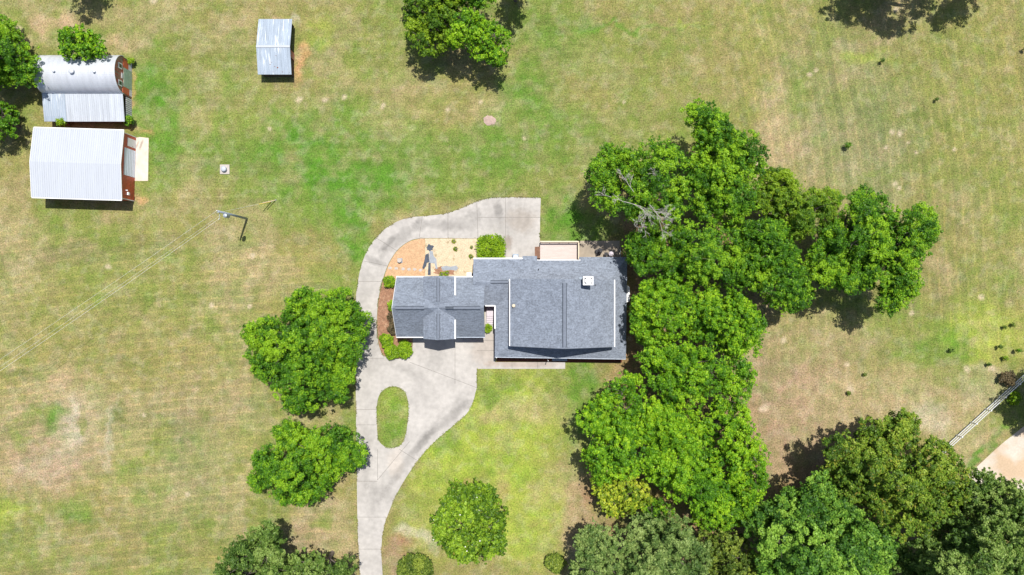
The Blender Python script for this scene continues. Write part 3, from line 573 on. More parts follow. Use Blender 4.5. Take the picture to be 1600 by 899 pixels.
# gutters and fascias
gl = [((795.9, 436), (797.4, 536), 4.86, 5.02), ((951.2, 438), (952.9, 537), 4.86, 5.02), ((741.5, 815.5), (0, 0), 0, 0)]
part('gutter', M['white'], lambda m: HB(m, 795.7, 797.1, 437, 536, 4.88, 5.04))
part('gutter', M['white'], lambda m: HB(m, 951.3, 952.8, 438, 537.2, 4.88, 5.04))
part('gutter', M['white'], lambda m: HB(m, 741.5, 815.8, 404.4, 406.4, 2.72, 2.86))
part('gutter', M['white'], lambda m: HB(m, 838.2, 904, 407.4, 409, 2.78, 2.93))
part('gutter', M['white'], lambda m: HB(m, 759.5, 774.2, 476.2, 478.1, 2.7, 2.85))
part('gutter', M['white'], lambda m: HB(m, 773.2, 775.2, 477, 512, 2.72, 2.87))
part('gutter', M['white'], lambda m: HB(m, 625.3, 741, 432.2, 434.0, 2.9, 3.03))
part('gutter', M['white'], lambda m: HB(m, 625.3, 668.5, 524.0, 525.6, 2.9, 3.03))
part('gutter', M['grey_metal'], lambda m: HB(m, 716, 759, 524.2, 525.4, 2.9, 3.02))
part('gutter', M['white'], lambda m: HB(m, 715.2, 717.2, 432.6, 461, 5.28, 5.42))
part('gutter', M['white'], lambda m: HB(m, 715.2, 717.2, 497, 525.4, 5.28, 5.42))
part('gutter', M['grey_metal'], lambda m: m.bar(q(774, 555.3, 2.62), q(973, 558.3, 2.62), .1, .12))
def rake(m, a, b, z0, z1): m.bar(q(a[0], a[1], z0 - .1), q(b[0], b[1], z1 - .1), .05, .2)
part('rake_board', M['ridge'], lambda m: (rake(m, (796.7, 536.3), (875, 536.9), 5, 8.5), rake(m, (875, 536.9), (952, 537.5), 8.5, 5)))
part('rake_board', M['white'], lambda m: (rake(m, (625, 524.6), (625, 479), 3, GZ), rake(m, (625, 479), (625, 433.5), GZ, 3)))
# chimney
cxp, cyp = 901.8 + 7.2, 0
def chim(m):
    a = U(911.2, 432.4, 8.8); b = U(926.8, 445.6, 8.8)
    HB(m, a[0]+1, b[0]-1, a[1]+1, b[1]-1, 3.5, 8.45)
ch = part('chimney', M['slab'], chim, low)
def crown(m):
    a = U(911.0, 432.0, 8.8); b = U(927.2, 445.8, 8.8)
    for (x0, x1, y0, y1) in ((a[0], b[0], a[1], a[1]+2), (a[0], b[0], b[1]-2, b[1]), (a[0], a[0]+2, a[1]+2, b[1]-2), (b[0]-2, b[0], a[1]+2, b[1]-2)): HB(m, x0, x1, y0, y1, 8.5, 8.8)
c1 = MB(); crown(c1); c1.build('chimney_crown', M['white'], ch)
cc = UP(919.5, 439, 8.9); c2 = MB(); a_ = U(911.0, 432.0, 8.8); b_ = U(927.2, 445.8, 8.8); HB(c2, a_[0]+2.1, b_[0]-2.1, a_[1]+2.1, b_[1]-2.1, 8.46, 8.5); c2.build('recess_shade', M['black'], ch); c2 = MB(); c2.tube((cc[0], cc[1], 8.55), (cc[0], cc[1], 8.9), .34, .34, 16); c2.dome((cc[0], cc[1], 8.9), .46, .14, 16, 3); c2.build('chimney_cap', M['white'], ch)  # black sheet paints the shade down inside the crown, below the white cap
part('flashing', M['door_blue'], lambda m: m.slab([(*UP(905, 433.5, 7.1), 7.02), (*UP(905, 437.5, 7.1), 7.02), (*UP(911.5, 437.5, 7.1), 6.92), (*UP(911.5, 433.5, 7.1), 6.92)], .05), low)
def vent(px, py, z, r=.07, h=.35, m_='black'):
    x, y = UP(px, py, z); m = MB(); m.tube((x, y, z - .3), (x, y, z + h), r, r, 8); m.build('vent_pipe', M[m_], main)
vent(841.5, 421, 3.6); vent(852, 453.5, 6.9); vent(930, 445.5, 6.4); vent(905, 437, 7.1)
x, y = UP(802.5, 478, 5.4); m = MB(); m.tube((x, y, 5.1), (x, y, 5.55), .16, .16, 12); m.dome((x, y, 5.55), .24, .15, 12, 3); m.build('vent_cap', M['deck_rail'], main)
# bay window on the east side
def bay(m):
    m.slab([q(973, 444, 2.35), q(979.5, 449, 2.3), q(979.5, 470, 2.3), q(973, 473, 2.35)][::-1], 2.3)
part('bay_window', M['white'], bay)
# doors and windows
def win(px0, px1, py, z0, z1, south=True, kind='window'):
    d = .6 if south else -.6
    fr = part(kind, M['white'], lambda m: HB(m, px0, px1, py, py + d * 1.2, z0, z1))
    m = MB(); HB(m, px0 + .9, px1 - .9, py + d * 1.2, py + d * 1.5, z0 + .1, z1 - .1); m.build('pane', M['glass'], fr)
for a in (790, 815, 905, 935): win(a, a + 14, 547.3, .8, 2.2)
win(866, 877, 547.3, .05, 2.15, kind='door')
for a in (842, 866, 882, 925, 950): win(a - 6, a + 6, 410.6, 1.1, 2.2, False)
for a in (650, 704): 
    dd = part('garage_door', M['white'], lambda m: HB(m, a - 14, a + 14, 520.3, 521.2, 0.05, 2.3))
win(686, 699, 522.1, 3.9, 5.1); win(686, 699, 436.2, 3.9, 5.1, False)
# front step awning and post
part('porch_step', M['door_blue'], lambda m: HB(m, 862.5, 886, 556.5, 564.2, .05, .2))
for a in (776.5, 820, 862, 887, 930, 970): part('porch_post', M['white'], lambda m: m.tube(q(a, 556, 0.02), q(a, 556, 2.66), .08, .08, 8))
part('downspout', M['white'], lambda m: m.tube(q(855, 561, 0.1), q(855, 561, 2.6), .06, .06, 6))

# air conditioner, meter box by the back wall
xa, ya = P(805.5, 402); ac = root('air_conditioner', xa, ya, 0.06, 0, 'pale blue grey air conditioner unit against the back wall of the house', 'air conditioner')
m = MB(); m.box(xa-.42, xa+.42, ya-.40, ya+.40, .06, .9); m.build('casing', M['door_blue'], ac, bevel=.03)
m = MB(); m.tube((xa, ya, .9), (xa, ya, .94), .3, .3, 16); m.build('fan_grille', M['grey_metal'], ac)

# ---------------------------------------------------------------- deck
dk = root('deck', *P(873, 393), 0, 0, 'raised pale timber deck with cream railings behind the house', 'deck')
dz = .9
part('floor', M['deck'], lambda m: [m.box(P(843.5, 0)[0], P(901.5, 0)[0], P(0, 410)[1] + i * .142, P(0, 410)[1] + i * .142 + .134, dz - .04, dz) for i in range(21)], dk)
part('skirt', M['brown_wood'], lambda m: HB(m, 844, 903, 379.6, 408, .02, dz - .06), dk)
part('rail', M['deck_rail'], lambda m: HB(m, 844.5, 902.5, 378.4, 380.2, dz + .95, dz + 1.0), dk)
part('rail', M['deck_rail'], lambda m: HB(m, 901.2, 902.9, 380.4, 406, dz + .95, dz + 1.0), dk)
part('rail', M['brown_wood'], lambda m: HB(m, 844.5, 902.2, 379.0, 379.8, dz + .1, dz + .18), dk)
part('rail', M['brown_wood'], lambda m: HB(m, 901.8, 902.4, 380, 406, dz + .1, dz + .18), dk)
for a in (844.6, 859, 873.5, 888, 902): part('post', M['deck_rail'], lambda m: HB(m, a - .5, a + .5, 378.9, 379.9, dz, dz + .95), dk)
for b in (388, 397, 405): part('post', M['brown_wood'], lambda m: HB(m, 901.6, 902.6, b - .5, b + .5, dz, dz + .95), dk)
for i in range(58):
    pass
part('balusters', M['brown_wood'], lambda m: [HB(m, 846 + i * 1.3, 846.4 + i * 1.3, 379.2, 379.6, dz + .15, dz + .95) for i in range(43)] + [HB(m, 902, 902.3, 381 + i * 1.3, 381.4 + i * 1.3, dz + .15, dz + .95) for i in range(19)], dk)
for k in range(4): part('step', M['brown_wood'], lambda m: HB(m, 843.2 - (k+1) * 1.9, 843.2 - k * 1.9, 386 , 404, .08, dz - .2 * (k + 1)), dk)

# patio furniture
fr = root('patio_fence', *P(960, 390), 0, 0, 'black metal railing with a pale end post at the far side of the patio', 'fence')
part('rail', M['grey_metal'], lambda m: m.bar(q(967.5, 387, 1.1), q(967.5, 404, 1.1), .07, .05), fr)
part('rail', M['black'], lambda m: m.bar(q(957, 387, 1.1), q(967.5, 387, 1.1), .04, .04), fr)
for a in ((957, 387), (962, 387), (967.5, 387), (967.5, 395), (967.5, 403)): part('post', M['black'], lambda m: m.tube(q(*a, .05), q(*a, 1.12), .03, .03, 6), fr)
part('pickets', M['black'], lambda m: [m.tube(q(967.5, 387 + i * 1.5, .1), q(967.5, 387 + i * 1.5, 1.1), .012, .012, 4) for i in range(12)] + [m.tube(q(957 + i * 1.5, 387, .1), q(957 + i * 1.5, 387, 1.1), .012, .012, 4) for i in range(7)], fr)
def chair(px, py, rz, lab, col):
    r = root('patio_chair', *P(px, py), .05, rz, lab, 'chair')
    m = MB(); m.box(-.27, .27, -.27, .27, .40, .46); m.build('seat', M[col], r, local=True, bevel=.02)
    m = MB(); m.slab([(-.27, -.30, .46), (.27, -.30, .46), (.27, -.42, 1.0), (-.27, -.42, 1.0)][::-1], .05); m.build('backrest', M[col], r, local=True)
    for sx in (-.25, .25):
        for sy in (-.25, .25): m = MB(); m.tube((sx, sy, 0), (sx, sy, .40), .02, .02, 6); m.build('leg', M['black'], r, local=True)
        m = MB(); m.bar((sx*1.1, -.3, .66), (sx*1.1, .25, .66), .05, .03); m.build('armrest', M['black'], r, local=True)
chair(933, 393, .3, 'black metal chair on the shaded patio, nearer the deck', 'black'); chair(937.5, 391.5, -.4, 'black metal chair on the shaded patio, nearer the grill', 'black')
xg, yg = P(953.5, 397.5)
gl_ = root('grill', xg, yg, .05, 0, 'small kettle shaped grill with pale lid on the patio corner', 'grill')
m = MB(); m.dome((xg, yg, .85), .38, .25, 16, 4); m.build('lid', M['stair'], gl_, smooth=True)
m = MB(); m.tube((xg, yg, .6), (xg, yg, .85), .2, .36, 16); m.build('bowl', M['black'], gl_)
m = MB(); m.box(xg - .95, xg - .45, yg - .22, yg + .22, .78, .82); m.build('side_shelf', M['black'], gl_)
for k in range(3):
    a = k * 2.1; m = MB(); m.tube((xg + .3*math.cos(a), yg + .3*math.sin(a), .05), (xg + .15*math.cos(a), yg + .15*math.sin(a), .62), .02, .02, 6); m.build('leg', M['grey_metal'], gl_)

# breezeway steps
st = root('porch_steps', *P(766, 492), .06, 0, 'white painted landing and steps between garage and house', 'steps')
part('landing', M['stair'], lambda m: HB(m, 760.5, 772, 470, 494, .06, .66), st)
for k in range(4): part('step', M['stair'], lambda m: HB(m, 760.5, 772, 494 + k * 3.2 + .15, 497.2 + k * 3.2, .06, .54 - .13 * k), st)

# garden slabs, fabric and stones
def ground_patch(name, pts, z, m_, lab, cat, t=.02, grp=None):
    o = sheet(name, [pts], z, M[m_], t, lab, kind=None, cat=cat)
    if grp: o['group'] = grp
    return o
def jag(cx, cy, rx, ry, n=14, j=.25, rot=0):
    out = []
    for i in range(n):
        a = 2 * math.pi * i / n; r = 1 + random.uniform(-j, j)
        x = rx * r * math.cos(a); y = ry * r * math.sin(a); out.append((cx + x * math.cos(rot) - y * math.sin(rot), cy + x * math.sin(rot) + y * math.cos(rot)))
    return out
ground_patch('weed_cloth', jag(671.5, 387.5, 5.8, 5.5, 18, .3), .052, 'fabric', 'frayed dark weed cloth showing at the top of the gravel bed', 'weed cloth')
ground_patch('weed_cloth', [(665,398),(670,396),(671,410),(667,411),(666,416),(661,422),(660,418),(663,408)], .052, 'fabric', 'torn dark weed cloth strip along the pine straw edge', 'weed cloth')
ground_patch('weed_cloth', [(669.5,411),(673,411),(673,430),(668.5,430)], .052, 'fabric', 'straight dark weed cloth strip running down to the garage wall', 'weed cloth')
ground_patch('stone_slab', [(671,392.5),(676,392.5),(677.5,400),(682,405),(682.5,413),(684,420),(681,421),(679,412),(671,411)], .056, 'slab', 'pale blue grey slab beside the weed cloth, shaped like a boot', 'slab', .03)
ground_patch('stone_slab', [(689,417.5),(697,415.5),(704,417),(713,415),(716,419),(713,423),(703,422),(692,423.5)], .056, 'slab', 'long pale blue grey slab lying near the garage gutter', 'slab', .03)
ground_patch('mulch_patch', jag(694, 424, 16, 8, 20, .25), .048, 'mulch', 'brown mulch patch with weeds along the garage gutter', 'mulch', .015)
for i, (a, b) in enumerate([(609.5, 419), (619, 419.5), (630, 420.5), (639, 421), (648, 421), (657, 422.5)]):
    o = ground_patch('stepping_stone', jag(a, b, 3.0, 2.3, 9, .12), .07, 'stone', 'round pale stepping stone, %s in the row from the driveway bend' % ['first','second','third','fourth','fifth','sixth'][i], 'stepping stone', .05, 'stepping stones in the pine straw bed')
xb, yb = P(625, 407.5); bb = root('bird_bath', xb, yb, .03, 0, 'small grey stone bird bath base in the orange straw bed', 'bird bath')
m = MB(); m.box(xb-.36, xb+.36, yb-.34, yb+.34, .03, .12); m.build('base', M['slab'], bb, bevel=.03)
m = MB(); m.tube((xb, yb, .12), (xb, yb, .5), .1, .1, 10); m.tube((xb, yb, .5), (xb, yb, .58), .16, .3, 14); m.build('bowl', M['stone'], bb)
# equipment box by the wing
xe, ye = P(734.5, 429.5); eb = root('utility_box', xe, ye, .04, 0, 'white utility box with black hose reel by the inner wall corner', 'utility box')
m = MB(); m.box(xe-.45, xe+.25, ye-.3, ye+.3, .04, .7); m.build('box', M['white'], eb, bevel=.02)
m = MB(); m.tube((xe+.5, ye-.1, .3), (xe+.5, ye+.2, .3), .25, .25, 14); m.build('reel', M['black'], eb)

# ---------------------------------------------------------------- red metal barn
RB = -math.radians(1.75)
bx_, by_ = P(144.5, 262.7); W2, D2 = 136 / S / 2, 105 / S / 2
rb = root('metal_barn', bx_, by_, 0, RB, 'red corrugated metal barn with a wide white ribbed roof and pale roller door', 'barn')
def lpart(name, mats, fn, parent=rb, **k): m = MB(); fn(m); return m.build(name, mats, parent, local=True, **k)
ez, rz_ = 3.3, 3.85
def roof2(m):
    m.slab([(-W2, -D2, ez), (W2, -D2, ez), (W2, 0, rz_), (-W2, 0, rz_)], .06); m.slab([(-W2, 0, rz_), (W2, 0, rz_), (W2, D2, ez), (-W2, D2, ez)], .06)
    for i in range(42):
        x = -W2 + .1 + i * (2 * W2 - .2) / 41
        for s in (-1, 1): m.bar((x, s * D2, ez + .015), (x, 0, rz_ + .015), .07, .04)
rf2 = lpart('roof', M['white_metal'], roof2)
def walls2(m):
    a, b = W2 - .12, D2 - .25
    m.box(-a, a, -b, b, 0, ez - .08)
    for s in (-1, 1): m.add([(s*a, -b, ez - .08), (s*a, b, ez - .08), (s*a, 0, rz_ - .09)], [(0, 1, 2)])
    for i in range(46):
        y = -b + .1 + i * (2*b - .2) / 45
        for s in (-1, 1): m.box(s*a - .0, s*(a + .035), y, y + .09, .02, ez - .1)
lpart('wall', M['red_metal'], walls2)
ax = W2 - .12
M['barn_door'] = mat('pale_roller_door', (.68, .74, .82), rough=.5, var=.03, var2=.03)
lpart('roller_door', M['barn_door'], lambda m: (m.box(ax, ax + .06, -1.55 + .32, 2.5 + .05, .03, 2.85), [m.box(ax + .06, ax + .075, -1.2, 2.5, z, z + .02) for z in np.arange(.4, 2.8, .4)]))
dd = lpart('door', M['white'], lambda m: m.box(ax, ax + .06, 2.9, 4.05, .03, 2.15)); 
m = MB(); m.tube((ax + .06, 3.05, 1.0), (ax + .13, 3.05, 1.0), .03, .03, 6); m.build('handle', M['black'], dd, local=True)
for s in (-1, 1):
    for t in (-1, 1):
        lpart('corner_trim', M['white'], lambda m: m.box(s*(W2-.13) - .03, s*(W2-.13) + .06*s, t*(D2-.26)-.05, t*(D2-.26)+.05, 0, ez-.1))
for s in (-1, 1):
    for t in (-1, 1): lpart('rake_trim', M['white'], lambda m: m.bar((s*(W2+.02), t*D2, ez-.04), (s*(W2+.02), 0, rz_-.04), .05, .16))
lpart('gutter', M['white'], lambda m: m.box(-W2, W2, D2 + .01, D2 + .12, ez - .1, ez)); lpart('gutter', M['white'], lambda m: m.box(-W2, W2, -D2 - .12, -D2 - .01, ez - .1, ez))
lpart('wall_vent', M['white'], lambda m: m.box(ax + .02, ax + .22, -3.9, -3.5, 1.5, 1.9))
lpart('wall_lamp', M['white'], lambda m: m.tube((ax + .02, -3.3, 2.3), (ax + .3, -3.3, 2.2), .05, .08, 8))

# ---------------------------------------------------------------- old arched barn
ob = root('arched_barn', *P(146, 130), 0, 0, 'old weathered barn with a rounded silver roof, three roof vents and a lean-to', 'barn')
x0b, x1b = P(85.5, 0)[0], P(207.5, 0)[0]; yN, yS = P(0, 96)[1], P(0, 154)[1]; yc = (yN + yS) / 2; hw = (yN - yS) / 2
def arch_pts(r=1.0, n=24, dz=0):
    out = []
    for i in range(n + 1):
        t = math.pi * i / n; out.append((yc + hw * r * math.cos(t), 2.15 + dz + 2.35 * r * (math.sin(t) ** .92)))
    return out
def arch_roof(m):
    a = arch_pts(1.0, 28); b = arch_pts(.97, 28)
    for (xs, xe_) in ((x0b, x1b),):
        for i in range(28):
            (y0, z0), (y1, z1) = a[i], a[i+1]; (u0, w0), (u1, w1) = b[i], b[i+1]
            m.add([(xs, y0, z0), (xe_, y0, z0), (xe_, y1, z1), (xs, y1, z1)], [(0, 1, 2, 3)]); m.add([(xs, u0, w0), (xe_, u0, w0), (xe_, u1, w1), (xs, u1, w1)], [(3, 2, 1, 0)])
            for x in (xs, xe_): m.add([(x, y0, z0), (x, y1, z1), (x, u1, w1), (x, u0, w0)], [(0, 1, 2, 3)])
    for k in range(1, 17):
        x = x0b + (x1b - x0b) * k / 17
        for i in range(28):
            (y0, z0), (y1, z1) = a[i], a[i+1]; m.bar((x, y0, z0 + .004), (x, y1, z1 + .004), .025, .02)
orf = part('roof', M['galv'], arch_roof, ob)
part('roof_seam', M['galv_old'], lambda m: m.box(x0b, x1b, yc - .75, yc - .68, 4.33, 4.40), ob)
for a, r_ in ((U(84, 111, 4.6), .16), (U(112, 111.5, 4.6), .30), (U(147, 112, 4.6), .16)):
    x, y = P(*a); m = MB(); m.tube((x, y, 4.3), (x, y, 4.75), r_, r_, 14); m.dome((x, y, 4.75), r_ * 1.25, r_ * .5, 14, 3); m.build('roof_vent', M['galv'], orf, smooth=False)
def end_wall(m, x):
    a = arch_pts(.95, 20, -.02); n = len(a)
    m.add([(x, y, z) for y, z in a] + [(x, yS + .1, 0), (x, yN - .1, 0)], [tuple(range(n + 2))])
part('wall', M['old_wood'], lambda m: (end_wall(m, x1b - .15), end_wall(m, x0b + .15), m.box(x0b + .15, x1b - .15, yN - .18, yN - .1, 0, 2.2), m.box(x0b + .15, x1b - .15, yS + .02, yS + .1, 0, 2.2)), ob)
xe1 = x1b - .15
part('door', M['green_door'], lambda m: m.box(xe1, xe1 + .05, P(0, 142)[1], P(0, 113)[1], .03, 2.05), ob)
part('board_panel', M['red_metal'], lambda m: m.box(xe1, xe1 + .04, P(0, 112.8)[1], P(0, 99)[1], .9, 2.2), ob)
part('board_panel', M['pale_board'], lambda m: m.box(xe1, xe1 + .04, P(0, 112.8)[1], P(0, 97)[1], 0.02, .88), ob)
part('board_panel', M['red_metal'], lambda m: m.box(xe1, xe1 + .04, P(0, 152)[1], P(0, 142.2)[1], .7, 2.3), ob)
part('board_panel', M['pale_board'], lambda m: m.box(xe1, xe1 + .04, P(0, 152)[1], P(0, 142.2)[1], 0.02, .68), ob)
part('board_panel', M['pale_board'], lambda m: m.box(xe1, xe1 + .04, P(0, 130.5)[1], P(0, 122.5)[1], 2.2, 2.6), ob)
for yy in (113.4, 139.5):
    a = P(0, yy)[1]; f = part('window', M['white'], lambda m: m.box(xe1, xe1 + .06, a - .4, a + .4, 2.45, 3.35), ob)
    m = MB(); m.box(xe1 + .06, xe1 + .07, a - .25, a + .25, 2.6, 3.2); m.build('pane', M['glass'], f)
# lean-to
ly0, ly1 = P(0, 154)[1], P(0, 195.4)[1]
def lean(m):
    m.slab([(x0b - .15, ly1, 1.95), (x1b - .05, ly1, 1.95), (x1b - .05, ly0 + .1, 2.45), (x0b - .15, ly0 + .1, 2.45)], .05)
    for i in range(40):
        x = x0b - .05 + i * (x1b - x0b - .1) / 39; m.bar((x, ly1, 1.965), (x, ly0, 2.455), .05, .03)
part('lean_to_roof', M['galv_old'], lean, ob)
part('roof_panel', M['shed_tin'], lambda m: m.slab([(x0b - .1, ly1 + .02, 1.985), (x0b + 3.0, ly1 + .02, 1.985), (x0b + 3.0, ly0, 2.46), (x0b - .1, ly0, 2.46)], .02), ob)['label'] = 'bluish replaced sheets of the lean-to roof'
for i in range(5):
    x = x0b + .4 + i * (x1b - x0b - .8) / 4; part('post', M['dark_wood'], lambda m: m.box(x - .08, x + .08, ly1 + .3, ly1 + .46, 0, 1.9), ob)
part('lean_to_wall', M['dark_wood'], lambda m: m.box(x0b + .2, x1b - .4, ly1 + .25, ly1 + .29, .02, 1.88), ob)
part('board_panel', M['pale_board'], lambda m: [m.box(xe1 + .0, xe1 + .04, P(0, 156 + i * 3.0)[1] - .2, P(0, 156 + i * 3.0)[1], 0.02, 1.5) for i in range(12)], ob)

# ---------------------------------------------------------------- tin roofed shed
sh = root('shed', *P(436, 80), 0, 0, 'small dark timber shed with a pale tin gable roof', 'shed')
sx0, sx1 = P(410.5, 0)[0], P(462, 0)[0]; sN, sS, sR = P(0, 38)[1], P(0, 123)[1], P(0, 82.5)[1]
def sroof(m):
    m.slab([(sx0, sS, 1.85), (sx1, sS, 1.85), (sx1, sR, 2.5), (sx0, sR, 2.5)], .05); m.slab([(sx0, sR, 2.5), (sx1, sR, 2.5), (sx1 + .1, sN, 1.85), (sx0 + .1, sN, 1.85)], .05)
    for i in range(16):
        x = sx0 + .1 + i * (sx1 - sx0 - .2) / 15; m.bar((x, sS, 1.862), (x, sR, 2.512), .05, .03); m.bar((x + .1, sN, 1.862), (x, sR, 2.512), .05, .03)
srf = part('roof', M['shed_tin'], sroof, sh)
part('ridge_cap', M['white_metal'], lambda m: m.bar((sx0, sR, 2.53), (sx1, sR, 2.53), .3, .04), sh)
M['rust'] = mat('rust_spot', (.2, .06, .03), rough=.9)
for a, b, r in ((433.5, 105.5, .1), (422, 101, .05), (424, 98, .04), (429, 104, .05), (432, 88, .05), (441, 112, .05), (426, 112, .04), (421.5, 97, .03)):
    x, y = UP(a, b, 2.1); z = 1.85 + (y - sS) / (sR - sS) * .65; m = MB(); m.tube((x, y, z), (x, y, z + .035), r, r, 7); m.build('rust_patch', M['rust'], srf)
part('wall', M['dark_wood'], lambda m: (m.box(sx0 + .3, sx1 - .3, sS + .25, sS + .33, 0, 1.85), m.box(sx0 + .3, sx1 - .3, sN - .33, sN - .25, 0, 1.85), m.box(sx0 + .25, sx0 + .3, sS + .25, sN - .25, 0, 1.9), m.box(sx1 - .3, sx1 - .22, sS + .25, sS + 2.4, 0, 1.9)), sh)
part('post', M['dark_wood'], lambda m: m.box(sx1 - .32, sx1 - .22, sN - .4, sN - .3, 0, 1.85), sh)
part('door', M['old_wood'], lambda m: m.box(sx1 - .21, sx1 - .17, sS + 2.5, sS + 3.5, .02, 1.6), sh)

# ---------------------------------------------------------------- well pad
xw, yw = P(351.5, 265); wp = root('well_cover', xw, yw, 0, 0, 'grey domed well cap on a square white concrete pad', 'well')
m = MB(); m.box(xw-.68, xw+.68, yw-.68, yw+.68, 0, .12); m.build('pad', M['stone'], wp, bevel=.03)
m = MB(); m.tube((xw, yw, .12), (xw, yw, .5), .36, .36, 20); m.dome((xw, yw, .5), .4, .2, 20, 4); m.build('cap', M['galv_old'], wp)

# ---------------------------------------------------------------- utility pole and lines
PX, PY = P(386, 342); PH = 9.5
def pole(name_lab, x, y, gear=True):
    r = root('utility_pole', x, y, 0, 0, name_lab, 'utility pole')
    m = MB(); m.tube((x, y, 0), (x, y, PH), .17, .12, 14); m.build('post', M['pole'], r, smooth=True)
    if gear:
        m = MB(); m.tube((x + .35, y - .42, 7.3), (x + .35, y - .42, 8.3), .27, .27, 18); m.dome((x + .35, y - .42, 8.3), .27, .08, 18, 3); t = m.build('transformer', M['grey_metal'], r)
        m = MB(); m.tube((x + .35, y - .42, 8.35), (x + .35, y - .42, 8.55), .07, .05, 8); m.build('bushing', M['white'], t)
        m = MB(); m.bar((x + .05, y - .02, 8.9), (x - .45, y - .15, 8.9), .05, .05); m.bar((x, y - .1, 8.0), (x + .3, y - .35, 8.0), .06, .06); m.build('bracket', M['grey_metal'], r)
        for dx, dy in ((-.1, -.95), (-.35, .12)):
            m = MB(); m.tube((x + dx, y + dy, 8.9), (x + dx, y + dy, 9.15), .07, .05, 8); m.build('insulator', M['white'], r)
        m = MB(); m.bar((x - .1, y - .95, 8.9), (x - .05, y, 8.95), .04, .04); m.build('bracket', M['grey_metal'], r)
    return r
up = pole('grey wooden utility pole with a round transformer in the mown field', PX, PY)
P2 = P(-158, 713); pole('plain grey wooden utility pole beyond the field edge', P2[0], P2[1], False)
def cable(a, b, sag, r, name, m_, lab, cat, grp=None):
    m = MB(); a, b = Vector(a), Vector(b); n = 24; pts = [a.lerp(b, i / n) - Vector((0, 0, sag * 4 * (i / n) * (1 - i / n))) for i in range(n + 1)]
    for i in range(n): m.tube(pts[i], pts[i+1], r, r, 5, cap=False)
    o = m.build(name, M[m_]); tag(o, lab, cat, grp); return o
cable((PX - .35, PY + .12, 9.1), (P2[0] - .3, P2[1] + .6, 9.1), .9, .009, 'power_line', 'wire', 'uppermost of the three thin wires running from the pole to the lower left', 'power line', 'overhead wires')
cable((PX - .2, PY - .5, 8.7), (P2[0], P2[1] + .0, 8.9), 1.1, .008, 'power_line', 'wire', 'middle of the three thin wires running from the pole to the lower left', 'power line', 'overhead wires')
cable((PX - .1, PY - .95, 9.1), (P2[0] + .3, P2[1] - .7, 9.1), .9, .012, 'power_line', 'wire', 'lowest and brightest of the three wires running from the pole', 'power line', 'overhead wires')
for gxx, m_, lab, p0, off in ((P(431, 313), 'pale_guard', 'guy wire with a pale guard anchored in the grass beside the pole', 0, 0), (P(424, 315.5), 'yellow', 'guy wire with a bright yellow guard beside the pole', 1, 0)):
    A = Vector((gxx[0], gxx[1], .05)); B = Vector((PX, PY, 8.6 if off == 0 else 8.2)); 
    r = root('guy_wire', A.x, A.y, 0, 0, lab, 'guy wire')
    m = MB(); m.tube(A, B, .006, .006, 5); m.build('cable', M['wire'], r)
    d = (B - A).normalized(); m = MB(); m.tube(A + d * .1, A + d * 2.5, .055, .055, 8); m.build('guard', M[m_], r)
    m = MB(); m.tube((A.x, A.y, 0), (A.x, A.y, .12), .1, .06, 8); m.build('anchor', M['grey_metal'], r)

# ---------------------------------------------------------------- white rail fence
F0 = Vector((*P(1440, 729), 0)); F1 = Vector((*P(1720, 473.5), 0)); fd = (F1 - F0).normalized(); FL = (F1 - F0).length
fn = root('rail_fence', F0.x, F0.y, 0, 0, 'white three rail vinyl fence along the dirt road', 'fence')
for z in (.35, .8, 1.25):
    m = MB(); m.bar(F0 + Vector((0,0,z)), F1 + Vector((0,0,z)), .05, .15); m.build('rail', M['vinyl'], fn)
k = 0
while k * 2.75 < FL:
    p = F0 + fd * (k * 2.75 + 1.1); m = MB(); m.box(p.x - .075, p.x + .075, p.y - .075, p.y + .075, 0, 1.42); m.add([(p.x-.09,p.y-.09,1.42),(p.x+.09,p.y-.09,1.42),(p.x+.09,p.y+.09,1.42),(p.x-.09,p.y+.09,1.42),(p.x,p.y,1.5)], [(0,1,4),(1,2,4),(2,3,4),(3,0,4),(3,2,1,0)])
    m.build('post', M['vinyl'], fn); k += 1

#@@TREES
# ---------------------------------------------------------------- trees
def poly_dist(x, y, poly):
    d = np.full(len(x), 1e9)
    for i in range(len(poly)):
        a = np.array(poly[i], float); b = np.array(poly[(i + 1) % len(poly)], float); e = b - a; L2 = max(e @ e, 1e-6)
        t = np.clip(((x - a[0]) * e[0] + (y - a[1]) * e[1]) / L2, 0, 1)
        d = np.minimum(d, np.hypot(x - a[0] - t * e[0], y - a[1] - t * e[1]))
    return d
LEAFTOT = [0]
def make_leaves(cen, nrm, size, tintv, acc, r, flat=.35):
    """rhombus leaves: centre, outward direction, half length"""
    n = len(cen); nn = nrm * .8 + np.array([0, 0, flat]) + r.normal(0, .32, (n, 3)); nn /= np.linalg.norm(nn, axis=1, keepdims=True)
    t = r.normal(0, 1, (n, 3)); t -= nn * (t * nn).sum(1, keepdims=True); t /= np.linalg.norm(t, axis=1, keepdims=True); s = np.cross(nn, t)
    L = (size * r.uniform(.7, 1.3, n))[:, None]; Wd = L * r.uniform(.45, .7, (n, 1)); dz = nn * L * .18
    V = np.stack([cen - t * L + dz*.3, cen - s * Wd, cen + t * L - dz, cen + s * Wd], 1).reshape(-1, 3)
    F = np.arange(4 * n).reshape(-1, 4); C_ = np.zeros((n, 3)); C_[:, 0] = tintv; C_[:, 1] = acc
    return V, F, np.repeat(C_, 4, 0)

